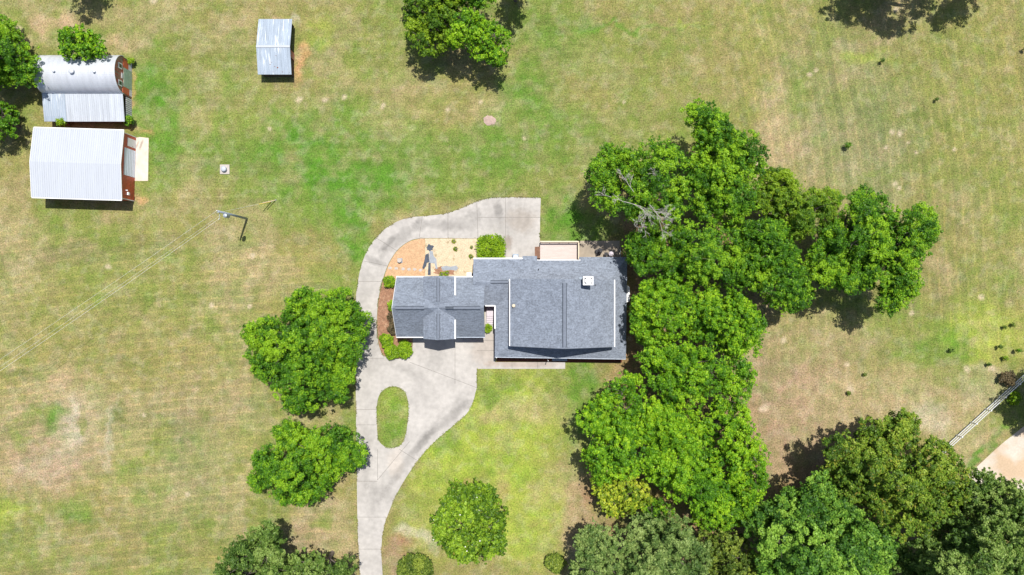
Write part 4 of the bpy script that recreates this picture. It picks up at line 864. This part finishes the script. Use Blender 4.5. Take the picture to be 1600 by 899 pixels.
def tree(name, label, cat, polygon, kind, zr, zt, group=None, lobe=2.0, leaf=.105, dens=1.0, seed=0, trunk=True, gap=.0, cover=.62, nleaf=42, bumps=1.0, dead=None, rmin=.55, flowers=0):
    r = np.random.default_rng(seed + 100)
    poly = np.array(polygon, float); c = poly.mean(0)
    mn, mx = poly.min(0), poly.max(0); span = (mx - mn)
    k0 = 1 - (zr + zt) * .5 / H
    out_dir = (c - np.array([CX, CY])); od = np.linalg.norm(out_dir); out_dir = out_dir / max(od, 1)
    R = max(poly_dist(*(np.array([v]) for v in c), polygon)[0], 1) * 1.3
    # candidate lobe centres
    N_ = int(span[0] * span[1] / 5) + 800
    qx = r.uniform(mn[0], mx[0], N_); qy = r.uniform(mn[1], mx[1], N_); ok = inpoly(qx, qy, polygon); qx, qy = qx[ok], qy[ok]
    dd = poly_dist(qx, qy, polygon); dmax = max(dd.max() if len(dd) else 1, 1)
    order = np.argsort(-(np.minimum(dd, lobe * S) + r.uniform(0, lobe * S * .5, len(dd)))); L = []
    for i in order:
        rad = min(dd[i] * 1.2 / S + .15, lobe * r.uniform(.72, 1.12)); rad = max(rad, rmin)
        if dd[i] / S < rmin * .55: continue
        good = True
        for (a, b, q_, _) in L:
            if (a - qx[i]) ** 2 + (b - qy[i]) ** 2 < ((rad + q_) * S * cover) ** 2: good = False; break
        if good: L.append((qx[i], qy[i], rad, dd[i]))
        if len(L) > 400: break
    if not L: L = [(c[0], c[1], R / S, R)]; qx = np.array([c[0]]); qy = np.array([c[1]]); dd = np.array([R])
    lob = []
    for (a, b, rad, d) in L:
        if r.random() < gap and d > 10: continue
        o = ((a - c[0]) * out_dir[0] + (b - c[1]) * out_dir[1]) / R if od > 150 else 0
        g_ = (min(d / dmax, 1)) ** .6 * (1 + .35 * np.clip(o, -1, 1)); zz = zr + (zt - zr) * min(max(g_, 0), 1.08) + r.normal(0, .16 * (zt - zr)) * bumps + .22 * (zt - zr) * np.clip(o, 0, 1)
        x, y = UP(a, b, zz); lob.append((x, y, zz - rad * .55, rad * 1.0 * (1 - zz / H)))
    # lower inner foliage seen down in the gaps
    if len(lob) > 8:
        for i in range(int(len(qx) and span[0] * span[1] / (S * S) / (lobe * lobe) * 1.3)):
            k = r.integers(len(qx)); 
            if dd[k] < lobe * S * .55: continue
            zz = zr + (zt - zr) * (min(dd[k] / dmax, 1)) ** .6 - lobe * r.uniform(1.0, 1.6); rad = lobe * r.uniform(.6, .9)
            x, y = UP(qx[k], qy[k], zz); lob.append((x, y, zz - rad * .5, rad))
    lob = np.array(lob)
    # clumps on the lobes
    cs = []; 
    for (x, y, z, rad) in lob:
        n = max(int(12 + 12.0 * rad * rad * dens), 10)
        u = r.uniform(-.35, 1, n); th = r.uniform(0, 2 * math.pi, n); s_ = np.sqrt(np.maximum(1 - u * u, 0))
        dirs = np.stack([s_ * np.cos(th), s_ * np.sin(th), u * .85], 1)
        rr = rad * r.uniform(.62, 1.02, n)[:, None]; p = np.array([x, y, z]) + dirs * rr
        sr = np.clip(rad * r.uniform(.17, .36, n), .17, .60)
        tl = np.clip(r.normal(.50, .22) + r.normal(0, .2, n), 0, 1)
        cs.append(np.concatenate([p, dirs, sr[:, None], tl[:, None]], 1))
    cs = np.concatenate(cs)
    if lobe > 1.0:
        ns = .75 + .25 * lobe; nv = vnoise(cs[:, 0] / ns + cs[:, 2] * .4 + seed, cs[:, 1] / ns - cs[:, 2] * .5, 500 + seed)
        cs = cs[(nv > .33) | (r.random(len(cs)) < .25)]
    kk = r.random(len(cs)) < .16; ex = cs[kk].copy(); ex[:, :3] += ex[:, 3:6] * r.uniform(.25, .75, (len(ex), 1)) * min(lobe, 1.6) * .55; ex[:, 6] *= .62; cs = np.concatenate([cs, ex])
    nl = np.maximum((nleaf * (cs[:, 6] / .42) ** 2 * (.13 / leaf) ** 1.4), 8).astype(int)
    idx = np.repeat(np.arange(len(cs)), nl); n = len(idx)
    d = r.normal(0, 1, (n, 3)); d /= np.linalg.norm(d, axis=1, keepdims=True); d[:, 2] = np.where(d[:, 2] < -.2, -d[:, 2], d[:, 2])
    cen = cs[idx, :3] + d * (cs[idx, 6] * r.uniform(.35, 1.12, n) ** .7)[:, None] * np.array([1, 1, .75])
    tint = np.clip(cs[idx, 7] + r.normal(0, .22, n), 0, 1)
    V, F, C_ = make_leaves(cen, d, np.full(n, leaf), tint, np.clip(.55 * r.random(n) + .45 * r.random(len(cs))[idx] + 0, 0, 1), r)
    LEAFTOT[0] += n
    base = P(*U(c[0], c[1], (zr + zt) * .5))
    rt = root(name, base[0], base[1], 0, 0, label, cat, group)
    V = V - np.array([base[0], base[1], 0]); np_mesh('crown', V, F, LM[kind], C_, parent=rt)
    if trunk:
        m = MB(); h = zr * .55; rad0 = .12 + .022 * zt * min(span.max() / S / 10, 1.6)
        m.tube((0, 0, -.05), (.05, 0, .35), rad0 * 1.35, rad0, 10); m.tube((.05, 0, .35), (.1, .05, h), rad0, rad0 * .75, 10)
        br = MB(); big = sorted(range(len(lob)), key=lambda i: -lob[i][3])[:26]
        for i in big:
            x, y, z, q_ = lob[i]; e = Vector((x - base[0], y - base[1], z + q_ * .2)); s0 = Vector((.1, .05, h * r.uniform(.8, 1)))
            mid = s0.lerp(e, .5) + Vector((0, 0, .12 * (e - s0).length)); br.tube(s0, mid, rad0 * .42, rad0 * .26, 6, cap=False); br.tube(mid, e, rad0 * .26, .03, 6, cap=False)
            for k in range(4):
                t = mid.lerp(e, r.uniform(.2, .9)); br.tube(t, t + Vector(r.normal(0, q_ * .6, 3)) + Vector((0, 0, q_ * .4)), .035, .012, 4, cap=False)
        m.build('trunk', M['bark'], rt, local=True); br.build('branches', M['bark'], rt, local=True)
    if dead:
        m = MB()
        def grow(p, d, ln, rad, lev):
            e = p + d * ln; m.tube(p, e, rad, rad * .65, 5, cap=False)
            if lev == 0: return
            for k in range(3 if lev > 1 else 3):
                nd = (d + Vector(r.normal(0, .55, 3))).normalized(); nd.z = nd.z * .5 + .1; nd.normalize()
                grow(p.lerp(e, r.uniform(.35, 1)), nd, ln * r.uniform(.5, .8), max(rad * .6, .011), lev - 1)
        for (a, b, z, ang, ln, rad, lev) in dead:
            x, y = UP(a, b, z); grow(Vector((x - base[0], y - base[1], z)), Vector((math.cos(ang), math.sin(ang), .12)).normalized(), ln * .68, rad * .42, lev)
        m.build('bare_branches', M['dead'], rt, local=True)
    if flowers:
        proto = None; pick = r.choice(np.where(cs[:, 5] > .15)[0], flowers)
        for i in pick:
            if proto is None:
                m = MB()
                for k in range(7):
                    a = k * .9; m.add([(0, 0, .02), (.13*math.cos(a-.35), .13*math.sin(a-.35), .06), (.22*math.cos(a), .22*math.sin(a), .09), (.13*math.cos(a+.35), .13*math.sin(a+.35), .06)], [(0,1,2,3)])
                m.dome((0, 0, .01), .05, .06, 6, 2); f = m.build('flower', M['petal'], rt, local=True); proto = f
            else:
                f = proto.copy(); scene.collection.objects.link(f); f.parent = rt
            p = cs[i, :3] + cs[i, 3:6] * cs[i, 6] * 1.05 + np.array([0, 0, .12]); f.location = (p[0] - base[0], p[1] - base[1], p[2]); f.scale = [r.uniform(.3, .6)] * 3
    return rt

def E(cx, cy, rx, ry, n=12, j=.1, seed=0):
    q = np.random.default_rng(seed); return [(cx + rx * (1 + q.uniform(-j, j)) * math.cos(2*math.pi*i/n), cy + ry * (1 + q.uniform(-j, j)) * math.sin(2*math.pi*i/n)) for i in range(n)]
GR = 'tall shade trees east of the house'; GL = 'trees along the west side of the driveway'; GB = 'large trees by the dirt road corner'
tree('broadleaf_tree', 'big round bright green tree whose crown touches the driveway beside the garage', 'tree', [(468,456),(479,457),(490,465),(501,454),(528,449),(544,454),(557,481),(578,505),(572,523),(562,558),(553,571),(552,595),(544,614),(530,630),(501,633),(487,641),(469,638),(458,647),(442,641),(437,627),(422,620),(418,601),(395,587),(386,561),(387,537),(375,521),(383,506),(407,505),(418,497),(442,494),(445,481),(453,465)], 'green', 4.5, 9.5, GL, seed=1)
tree('broadleaf_tree', 'smaller bright green tree below the round one, with a thin leafed west side', 'tree', [(425,672),(435,664),(458,664),(478,676),(493,666),(519,667),(548,677),(562,683),(573,706),(568,726),(553,736),(536,739),(522,749),(507,767),(496,784),(470,795),(452,787),(429,790),(421,775),(415,761),(395,767),(390,741),(398,726),(392,706),(424,698),(434,692)], 'green', 3.8, 8.5, GL, seed=2)
tree('oak_tree', 'dull green tree at the bottom edge, left one of the pair near the driveway mouth', 'tree', [(419,816),(432,832),(438,853),(447,870),(460,899),(450,960),(330,960),(333,896),(343,870),(363,845),(395,827)], 'dull', 5, 10, 'dull green trees near the driveway mouth', seed=3, leaf=.12)
tree('oak_tree', 'low dull green tree at the bottom edge, closest to the driveway mouth', 'tree', [(447,867),(467,853),(481,868),(499,863),(512,880),(519,885),(542,875),(553,885),(550,899),(540,950),(455,960),(452,899)], 'dull', 4, 7.5, 'dull green trees near the driveway mouth', seed=4, leaf=.12, lobe=1.5)
tree('magnolia_tree', 'round dark glossy magnolia dotted with white flowers in the front lawn', 'tree', [(706,755),(719,755),(728,763),(737,754),(749,756),(764,764),(786,783),(790,805),(787,824),(788,844),(784,864),(755,875),(748,881),(728,879),(708,875),(688,850),(684,844),(672,839),(677,828),(675,814),(685,793),(695,777),(702,764)], 'magnolia', 3.2, 7.0, seed=5, leaf=.17, lobe=1.3, bumps=.5, dens=1.7, cover=.5, flowers=34)
tree('evergreen_tree', 'dense dark yellow green evergreen at the top edge, left of a loose bright tree', 'tree', [(628,0),(631,30),(636,60),(650,80),(675,88),(695,85),(706,60),(715,20),(718,-30),(690,-60),(650,-60),(626,-30)], 'yellow', 4.5, 9, 'trees at the top edge', seed=6, leaf=.11, lobe=1.4, dens=1.6)
tree('broadleaf_tree', 'loose bright green tree at the top edge, squeezed beside the dark evergreen', 'tree', [(706,24),(722,14),(745,15),(760,30),(752,45),(742,60),(725,72),(708,76),(696,60)], 'bright', 6, 9, 'trees at the top edge', seed=7, lobe=1.3)
tree('broadleaf_tree', 'rounded light green tree near the top edge, lowest right of its clump', 'tree', [(742,36),(765,30),(790,42),(795,65),(791,90),(784,103),(765,100),(745,93),(728,82),(732,60)], 'bright', 5, 8, 'trees at the top edge', seed=8, lobe=1.2, gap=.1)
tree('broadleaf_tree', 'dark green tree cut by the top edge behind the clump', 'tree', E(742, -16, 36, 30, seed=3), 'green', 6, 9, 'trees at the top edge', seed=9, lobe=1.6)
tree('broadleaf_tree', 'tree outside the top edge that shades the field by the clump', 'tree', E(806, -36, 24, 26, seed=4), 'green', 6, 9, 'trees at the top edge', seed=10, lobe=1.6)
tree('broadleaf_tree', 'wide tree outside the top right edge, its shade falling on the field', 'tree', [(1350,-110),(1420,-120),(1500,-110),(1520,-90),(1522,-40),(1500,-36),(1475,-28),(1440,-34),(1420,-42),(1380,-46),(1352,-56)], 'green', 8, 12, seed=11)
tree('broadleaf_tree', 'narrower tree outside the top right edge, farther right of the wide one', 'tree', [(1533,-80),(1590,-84),(1602,-50),(1588,-34),(1560,-38),(1536,-46)], 'green', 8, 11, seed=12, gap=.1)
tree('broadleaf_tree', 'tree outside the top left edge behind the arched barn', 'tree', [(60,-80),(130,-80),(140,-38),(118,-34),(95,-36),(62,-40)], 'green', 5, 8, seed=13)
tree('broadleaf_tree', 'big dark green tree at the left edge beside the arched barn', 'tree', [(-60,26),(0,24),(10,27),(15,39),(32,54),(37,64),(51,66),(59,81),(53,93),(54,108),(59,130),(42,130),(20,130),(0,137),(-60,140),(-80,80)], 'green', 4, 8, seed=14)
tree('broadleaf_tree', 'green tree at the left edge beside the metal barn corner', 'tree', [(-50,160),(0,160),(15,165),(20,180),(28,190),(18,200),(10,212),(0,218),(-50,215)], 'bright', 2.6, 5, seed=15, lobe=1.5)
tree('broadleaf_tree', 'small round tree leaning over the silver rounded barn roof', 'tree', [(93,43),(110,42),(115,36),(128,42),(150,50),(160,62),(165,75),(160,85),(150,88),(140,90),(125,97),(112,93),(95,88),(87,75),(90,60)], 'bright', 4.6, 6.8, seed=16, lobe=1.1, leaf=.15)
# the grove east of the house
dead = [(975,315,13.5,-.3,3.2,.10,4),(1010,292,14,1.0,2.2,.07,4),(978,318,13.2,2.6,1.8,.07,3),(990,300,13.8,2.2,2.2,.08,4),(1015,320,14,-.9,2.6,.09,4),(1022,330,13.6,-.2,2.2,.07,4),(1000,330,13.4,-1.6,2.0,.07,4),(955,308,12.6,2.9,1.6,.06,3),(1030,345,13,-1.3,1.8,.06,4),(1008,345,12.8,-2.0,1.6,.05,3)]
tree('pecan_tree', 'tall shade tree with pale bare twigs in its thinning crown, nearest the patio', 'tree', [(943,220),(960,227),(980,228),(990,240),(1003,223),(1027,215),(1057,228),(1073,250),(1080,273),(1080,313),(1067,340),(1033,360),(1000,357),(987,340),(960,333),(923,320),(920,290),(927,283),(908,270),(920,255),(937,243)], 'green', 10.5, 14.5, GR, seed=21, gap=.12, dead=dead, lobe=1.7, nleaf=30)
tree('pecan_tree', 'tallest reaching tree of the grove, its narrow top poking up into the field', 'tree', [(1063,172),(1072,162),(1087,155),(1113,158),(1138,180),(1147,203),(1180,205),(1200,233),(1197,263),(1187,280),(1183,327),(1160,347),(1117,353),(1087,340),(1080,273),(1077,233),(1093,220),(1083,200),(1070,183)], 'green', 9.5, 14, GR, seed=22, gap=.06, lobe=1.8)
tree('pecan_tree', 'yellowish tree of the grove between the tallest one and the eastern pair', 'tree', [(1190,265),(1196,266),(1236,263),(1242,279),(1261,300),(1280,299),(1305,294),(1314,307),(1314,332),(1298,347),(1273,366),(1242,378),(1227,344),(1205,338),(1180,330),(1183,285)], 'yellow', 8.5, 12.5, GR, seed=23, lobe=1.7, gap=.05)
tree('pecan_tree', 'rich green tree of the eastern pair, the one nearer the house', 'tree', [(1317,308),(1342,300),(1379,299),(1392,316),(1398,340),(1400,380),(1392,420),(1385,450),(1354,450),(1339,462),(1311,456),(1284,450),(1268,428),(1262,395),(1280,366),(1311,345),(1316,330)], 'green', 9, 13.5, GR, seed=24, lobe=2.2)
tree('pecan_tree', 'outermost green tree of the grove, standing farthest into the east field', 'tree', [(1392,316),(1414,325),(1423,335),(1439,322),(1457,322),(1460,341),(1474,360),(1460,375),(1457,397),(1439,410),(1442,428),(1435,459),(1417,481),(1395,486),(1379,478),(1379,450),(1388,420),(1400,380),(1398,340)], 'green', 9.5, 13, GR, seed=25, lobe=1.9)
tree('pecan_tree', 'mid green tree of the grove just off the northeast corner of the patio', 'tree', [(990,362),(1035,362),(1067,345),(1117,353),(1128,375),(1130,400),(1125,440),(1100,446),(1060,436),(1030,420),(1000,430),(985,400),(978,380)], 'green', 8, 12.5, GR, seed=26, lobe=1.9)
tree('pecan_tree', 'broad tree in the middle of the grove with a drooping east side', 'tree', [(1117,353),(1160,347),(1205,340),(1227,346),(1240,378),(1250,400),(1262,430),(1272,455),(1265,480),(1240,487),(1205,482),(1195,465),(1178,452),(1150,446),(1125,440),(1130,400)], 'green', 8, 13, GR, seed=27, lobe=1.9)
tree('pecan_tree', 'bright fresh green tree right beside the east wall of the house', 'tree', [(987,471),(1002,444),(1033,432),(1062,422),(1076,440),(1086,464),(1084,498),(1070,527),(1046,537),(1024,540),(1009,532),(989,522),(984,498)], 'bright', 7.5, 11.5, GR, seed=28, lobe=1.7)
tree('pecan_tree', 'bright tree second out from the east wall, with its crown edge on the dry field', 'tree', [(1080,462),(1092,448),(1125,446),(1161,458),(1183,481),(1201,513),(1188,532),(1188,549),(1175,561),(1131,559),(1126,544),(1097,537),(1077,532),(1078,503)], 'bright', 7, 11.5, GR, seed=29, lobe=1.6, gap=.05)
tree('pecan_tree', 'bright tree off the southeast house corner, between two bright neighbours', 'tree', [(1003,562),(1012,544),(1058,537),(1107,542),(1134,566),(1136,591),(1119,615),(1090,640),(1050,635),(1024,612),(1008,582)], 'bright', 8, 12, GR, seed=30, lobe=1.8)
tree('pecan_tree', 'long narrow crowned tree down the east rim of the grove by the dry ground', 'tree', [(1131,559),(1175,561),(1182,585),(1172,620),(1165,640),(1175,650),(1185,680),(1205,712),(1200,750),(1190,780),(1170,800),(1150,770),(1120,740),(1110,700),(1105,650),(1125,610)], 'bright', 8, 12, GR, seed=31, lobe=1.7, gap=.06)
tree('pecan_tree', 'brightest green tree of the grove, spreading over the front lawn', 'tree', [(973,580),(1003,590),(1010,627),(1003,670),(1003,693),(1007,727),(997,747),(957,753),(933,750),(913,723),(910,707),(937,693),(917,683),(897,653),(920,633),(940,613),(960,593)], 'bright', 7.5, 11, GR, seed=32, lobe=1.7)
tree('pecan_tree', 'large bright tree filling the south centre of the grove', 'tree', [(1010,620),(1060,632),(1100,650),(1115,700),(1130,750),(1150,785),(1135,815),(1100,812),(1075,790),(1050,780),(1030,760),(1005,745),(1005,690)], 'bright', 8, 12.5, GR, seed=33, lobe=1.8)
tree('evergreen_tree', 'dense smooth domed green tree at the south end of the grove', 'tree', [(1120,750),(1165,755),(1190,780),(1180,810),(1150,830),(1110,832),(1080,815),(1090,780)], 'green', 5, 8.5, GR, seed=34, lobe=1.2, leaf=.10, bumps=.4, dens=1.4)
tree('magnolia_tree', 'golden green magnolia at the lower left rim of the grove', 'tree', [(925,750),(950,740),(985,740),(1010,755),(1020,780),(1005,800),(970,808),(950,805),(940,790),(930,770)], 'gold', 4, 7, seed=35, leaf=.18, lobe=1.1, dens=.9, nleaf=30)
tree('broadleaf_tree', 'small mid green tree tucked between the golden magnolia and the pines', 'tree', E(1030, 802, 32, 20, seed=8), 'green', 3.5, 6.5, seed=36, lobe=1.2)
tree('pine_tree', 'grey green pine with an open crown, left one of the two bottom pines', 'tree', [(905,832),(930,817),(955,822),(970,840),(975,870),(978,899),(970,960),(900,960),(893,899),(895,860)], 'pine', 7, 11, 'pines at the bottom edge', seed=37, leaf=.11, lobe=1.7, gap=.2, bumps=1.6)
tree('pine_tree', 'grey green pine with a wide dense crown, right one of the two bottom pines', 'tree', [(958,820),(985,810),(1015,806),(1050,805),(1080,815),(1090,840),(1110,850),(1112,899),(1110,960),(975,960),(978,899),(970,850)], 'pine', 7, 12.5, 'pines at the bottom edge', seed=38, leaf=.11, lobe=1.8, gap=.1, bumps=1.5)
tree('cedar_tree', 'olive brown tinged cedar at the bottom edge beside the wide pine', 'tree', [(1090,835),(1130,830),(1165,840),(1185,870),(1195,899),(1190,960),(1110,960),(1105,870)], 'olive', 5.5, 10, seed=39, leaf=.11, lobe=1.2)
tree('oak_tree', 'large blue green oak at the bottom edge, left of the rust tinted one', 'tree', [(1187,790),(1213,787),(1228,775),(1253,772),(1271,744),(1285,729),(1305,755),(1325,778),(1348,801),(1377,819),(1406,842),(1406,870),(1389,899),(1380,960),(1190,960),(1190,899),(1175,860),(1170,820)], 'oak', 8, 14.5, GB, seed=40, leaf=.14, lobe=2.2)
tree('oak_tree', 'large rust tinted green tree overlapping the end of the white fence', 'tree', [(1285,726),(1294,695),(1325,677),(1354,666),(1360,651),(1377,660),(1403,643),(1438,649),(1441,672),(1475,692),(1501,712),(1516,732),(1518,767),(1501,801),(1470,824),(1438,842),(1415,847),(1383,819),(1348,795),(1314,772),(1291,749)], 'rust', 8, 15, GB, seed=41, leaf=.14, lobe=2.1)
tree('oak_tree', 'large dark green tree in the bottom right corner by the dirt road', 'tree', [(1518,726),(1553,741),(1573,752),(1599,758),(1660,770),(1670,870),(1640,960),(1400,960),(1395,899),(1408,860),(1440,842),(1470,824),(1501,801),(1518,767)], 'dull', 9, 16.5, GB, seed=42, leaf=.14, lobe=2.1)
tree('broadleaf_tree', 'tree outside the right edge that shades the verge by the white fence', 'tree', [(1655,590),(1690,560),(1750,570),(1770,640),(1700,680),(1640,650)], 'green', 7, 11, GB, seed=43)
tree('broadleaf_tree', 'young green tree at the right edge below the dirt road', 'tree', E(1640, 800, 44, 34, seed=5), 'green', 8, 12, GB, seed=44)

# shrubs
def shrub(name, label, px, py, rx, ry, h, kind, seed, group=None, leaf=.08, lobe=.45, square=False, cat='shrub', j=.08):
    if square: pts = [(px-rx,py-ry*.5),(px-rx*.9,py-ry*.85),(px-rx*.5,py-ry),(px+rx*.5,py-ry),(px+rx*.9,py-ry*.85),(px+rx,py-ry*.4),(px+rx,py+ry*.8),(px+rx*.9,py+ry),(px-rx*.9,py+ry),(px-rx,py+ry*.8)]
    else: pts = E(px, py, rx, ry, 12, j, seed)
    return tree(name, label, cat, pts, kind, h * .55, h, group, lobe=lobe, leaf=leaf, seed=seed, bumps=.35, dens=14 if rx < 20 else 9, nleaf=22, cover=.5, rmin=.2)
shrub('hedge', 'squared yellow green clipped hedge at the corner of the gravel bed', 767, 386.5, 20, 17, 1.7, 'box', 51, square=True, cat='hedge', lobe=.8)
GS = 'clipped bushes at the garage corner'
shrub('shrub', 'clipped round bush at the driveway curve, upper one of three at the garage corner', 603, 532.5, 9.5, 10, 1.1, 'box', 52, GS)
shrub('shrub', 'clipped round bush, lower middle one of three at the garage corner', 613, 549.5, 11, 11.5, 1.1, 'box', 53, GS)
shrub('shrub', 'clipped bush against the garage front, right one of three at the garage corner', 632.5, 547, 10.5, 13.5, 1.1, 'box', 54, GS)
shrub('shrub', 'round green bush at the corner of the pine straw and mulch beds', 607.5, 440.5, 8.5, 8, 1.2, 'box', 55, GS)
shrub('shrub', 'green bush half under the garage roof edge, first down the mulch bed', 613, 478, 6, 8, 1.2, 'box', 56)
shrub('shrub', 'brownish bush half under the garage roof edge, middle of the mulch bed', 613, 495.5, 6, 7.5, 1.2, 'brown', 57)
shrub('shrub', 'brownish bush half under the garage roof edge, nearest the three clipped bushes', 613.5, 513, 6, 8, 1.2, 'brown', 58)
shrub('shrub', 'small bright green bush at the foot of the white steps', 762.5, 513, 4.5, 5.5, .8, 'box', 59)
shrub('shrub', 'small yellow green bush at the edge of the barn lean-to', 95.5, 190, 7, 5.2, 2.2, 'box', 60)
shrub('shrub', 'dark green bush at the lean-to corner beside the metal barn', 199, 188, 6.5, 7, 1.6, 'green', 61)
shrub('shrub', 'small green bush at the north corner of the arched barn wall', 202, 94.5, 5, 4.5, 1.2, 'box', 62)
shrub('shrub', 'large rounded olive green bush at the bottom edge by the driveway mouth', 648, 893, 28, 26, 2.6, 'olive', 63, leaf=.1, lobe=.9)
shrub('shrub', 'small olive bush alone in the lawn at the bottom edge', 868, 882, 13, 13, 1.8, 'olive', 64, leaf=.12, lobe=.7, j=.25)
shrub('shrub', 'thin brown bush just inside the white fence', 1577, 593, 11, 10, 1.4, 'brown', 65, leaf=.09, lobe=.7, j=.3)
shrub('shrub', 'bright green bush just outside the white fence', 1586, 622, 9, 9, .8, 'box', 66, leaf=.1, j=.3)
for i, (a, b, r_) in enumerate([(709,377,3),(712,389,3.4),(737,386,2.4),(736,401,2.4),(698,427,5),(690,428,3)]):
    shrub('weed', ['weed clump in the gravel nearest the driveway edge', 'widest yellowish weed in the middle of the gravel', 'tiny weed in the gravel near the clipped hedge', 'tiny weed in the gravel near the wing corner', 'largest green weed by the garage gutter', 'smaller green weed by the garage gutter'][i], a, b, r_ * .7, r_ * .5, .22, 'box' if i > 3 else 'gold', 80 + i, 'weeds in the gravel bed', leaf=.06, lobe=.3, cat='weed', j=.3)
def sapling(px, py, r, h, lab, seed, kind='green'):
    x, y = P(px, py); q_ = np.random.default_rng(seed)
    rt = root('sapling', x, y, 0, 0, lab, 'sapling', 'saplings in the east field')
    m = MB(); m.tube((0, 0, 0), (.03, .02, h), .025, .01, 6)
    for k in range(6):
        a = q_.uniform(0, 6.28); z = h * q_.uniform(.3, .8); m.tube((0, 0, z), (r * .8 * math.cos(a), r * .8 * math.sin(a), z + .25), .012, .006, 4)
    m.build('trunk', M['bark'], rt, local=True)
    n = int(520 * r); d = q_.normal(0, 1, (n, 3)); d /= np.linalg.norm(d, axis=1, keepdims=True)
    cen = d * q_.uniform(.3, 1, (n, 1)) * np.array([r, r, h * .4]) * (.7 + .5 * np.sin(3 * np.arctan2(d[:, 1], d[:, 0]))[:, None] ** 2) + np.array([0, 0, h * .62])
    V, F, C_ = make_leaves(cen, d, np.full(n, .09), q_.uniform(.1, .8, n), q_.random(n), q_)
    np_mesh('crown', V, F, LM[kind], C_, parent=rt)
for i, (a, b, r_, h, lab, kd) in enumerate([(1320,229,.55,1.6,'largest green sapling in the east field, above the grove','green'),(1375,97,.35,1.2,'small dark sapling alone near the top right shade','dull'),(1460,157,.28,1.0,'thin dark sapling in the open field below the top right trees','dull'),(1597,79,.35,1.2,'small dark sapling at the right edge near the top','dull'),
    (1483,547,.4,1.0,'dark sapling in the lush green patch left of the others','dull'),(1557,541,.35,1.3,'slim sapling in the centre of the group above the fence','dull'),(1584,547,.35,1.6,'tall thin sapling at the right of the group above the fence','green'),(1566,559,.42,1.1,'bushy bright sapling of the group above the fence','box'),(1541,569,.32,1.1,'small sapling of the group nearest the bare soil','dull'),
    (1566,511,.3,.9,'pale tuft-like sapling, left of two in the yellow green patch','olive'),(1579,507,.35,.9,'pale tuft-like sapling, right of two in the yellow green patch','olive'),(1349,585,.32,.7,'low dull sapling in the dry field, higher of two','olive'),(1324,614,.38,.7,'low dull sapling in the dry field, lower of two','olive')]):
    sapling(a, b, r_, h, lab, 300 + i, kd)
# bare dirt mound
xm, ym = P(765, 188); m = MB(); q_ = np.random.default_rng(5); n = 16; vs = []
for k, (rr, z) in enumerate(((.85, .004), (.65, .08), (.35, .15))):
    for i in range(n): a = 2*math.pi*i/n; w_ = rr * (1 + q_.uniform(-.18, .18)); vs.append((xm + w_*math.cos(a), ym + w_*.85*math.sin(a), z + q_.uniform(0, .02)))
vs.append((xm, ym, .17)); fs = [(k*n+i, k*n+(i+1)%n, (k+1)*n+(i+1)%n, (k+1)*n+i) for k in range(2) for i in range(n)] + [(2*n+i, 2*n+(i+1)%n, 3*n) for i in range(n)]
m.add(vs, fs); M['mound'] = mat('pale_soil', lin((218, 190, 176)), rough=1, var=.12, scale=4, var2=.2, scale2=20, bump=.5)
tag(m.build('dirt_mound', M['mound'], smooth=True), 'pale pinkish mound of bare soil alone in the mown field', 'mound')
print('leaves', LEAFTOT[0])
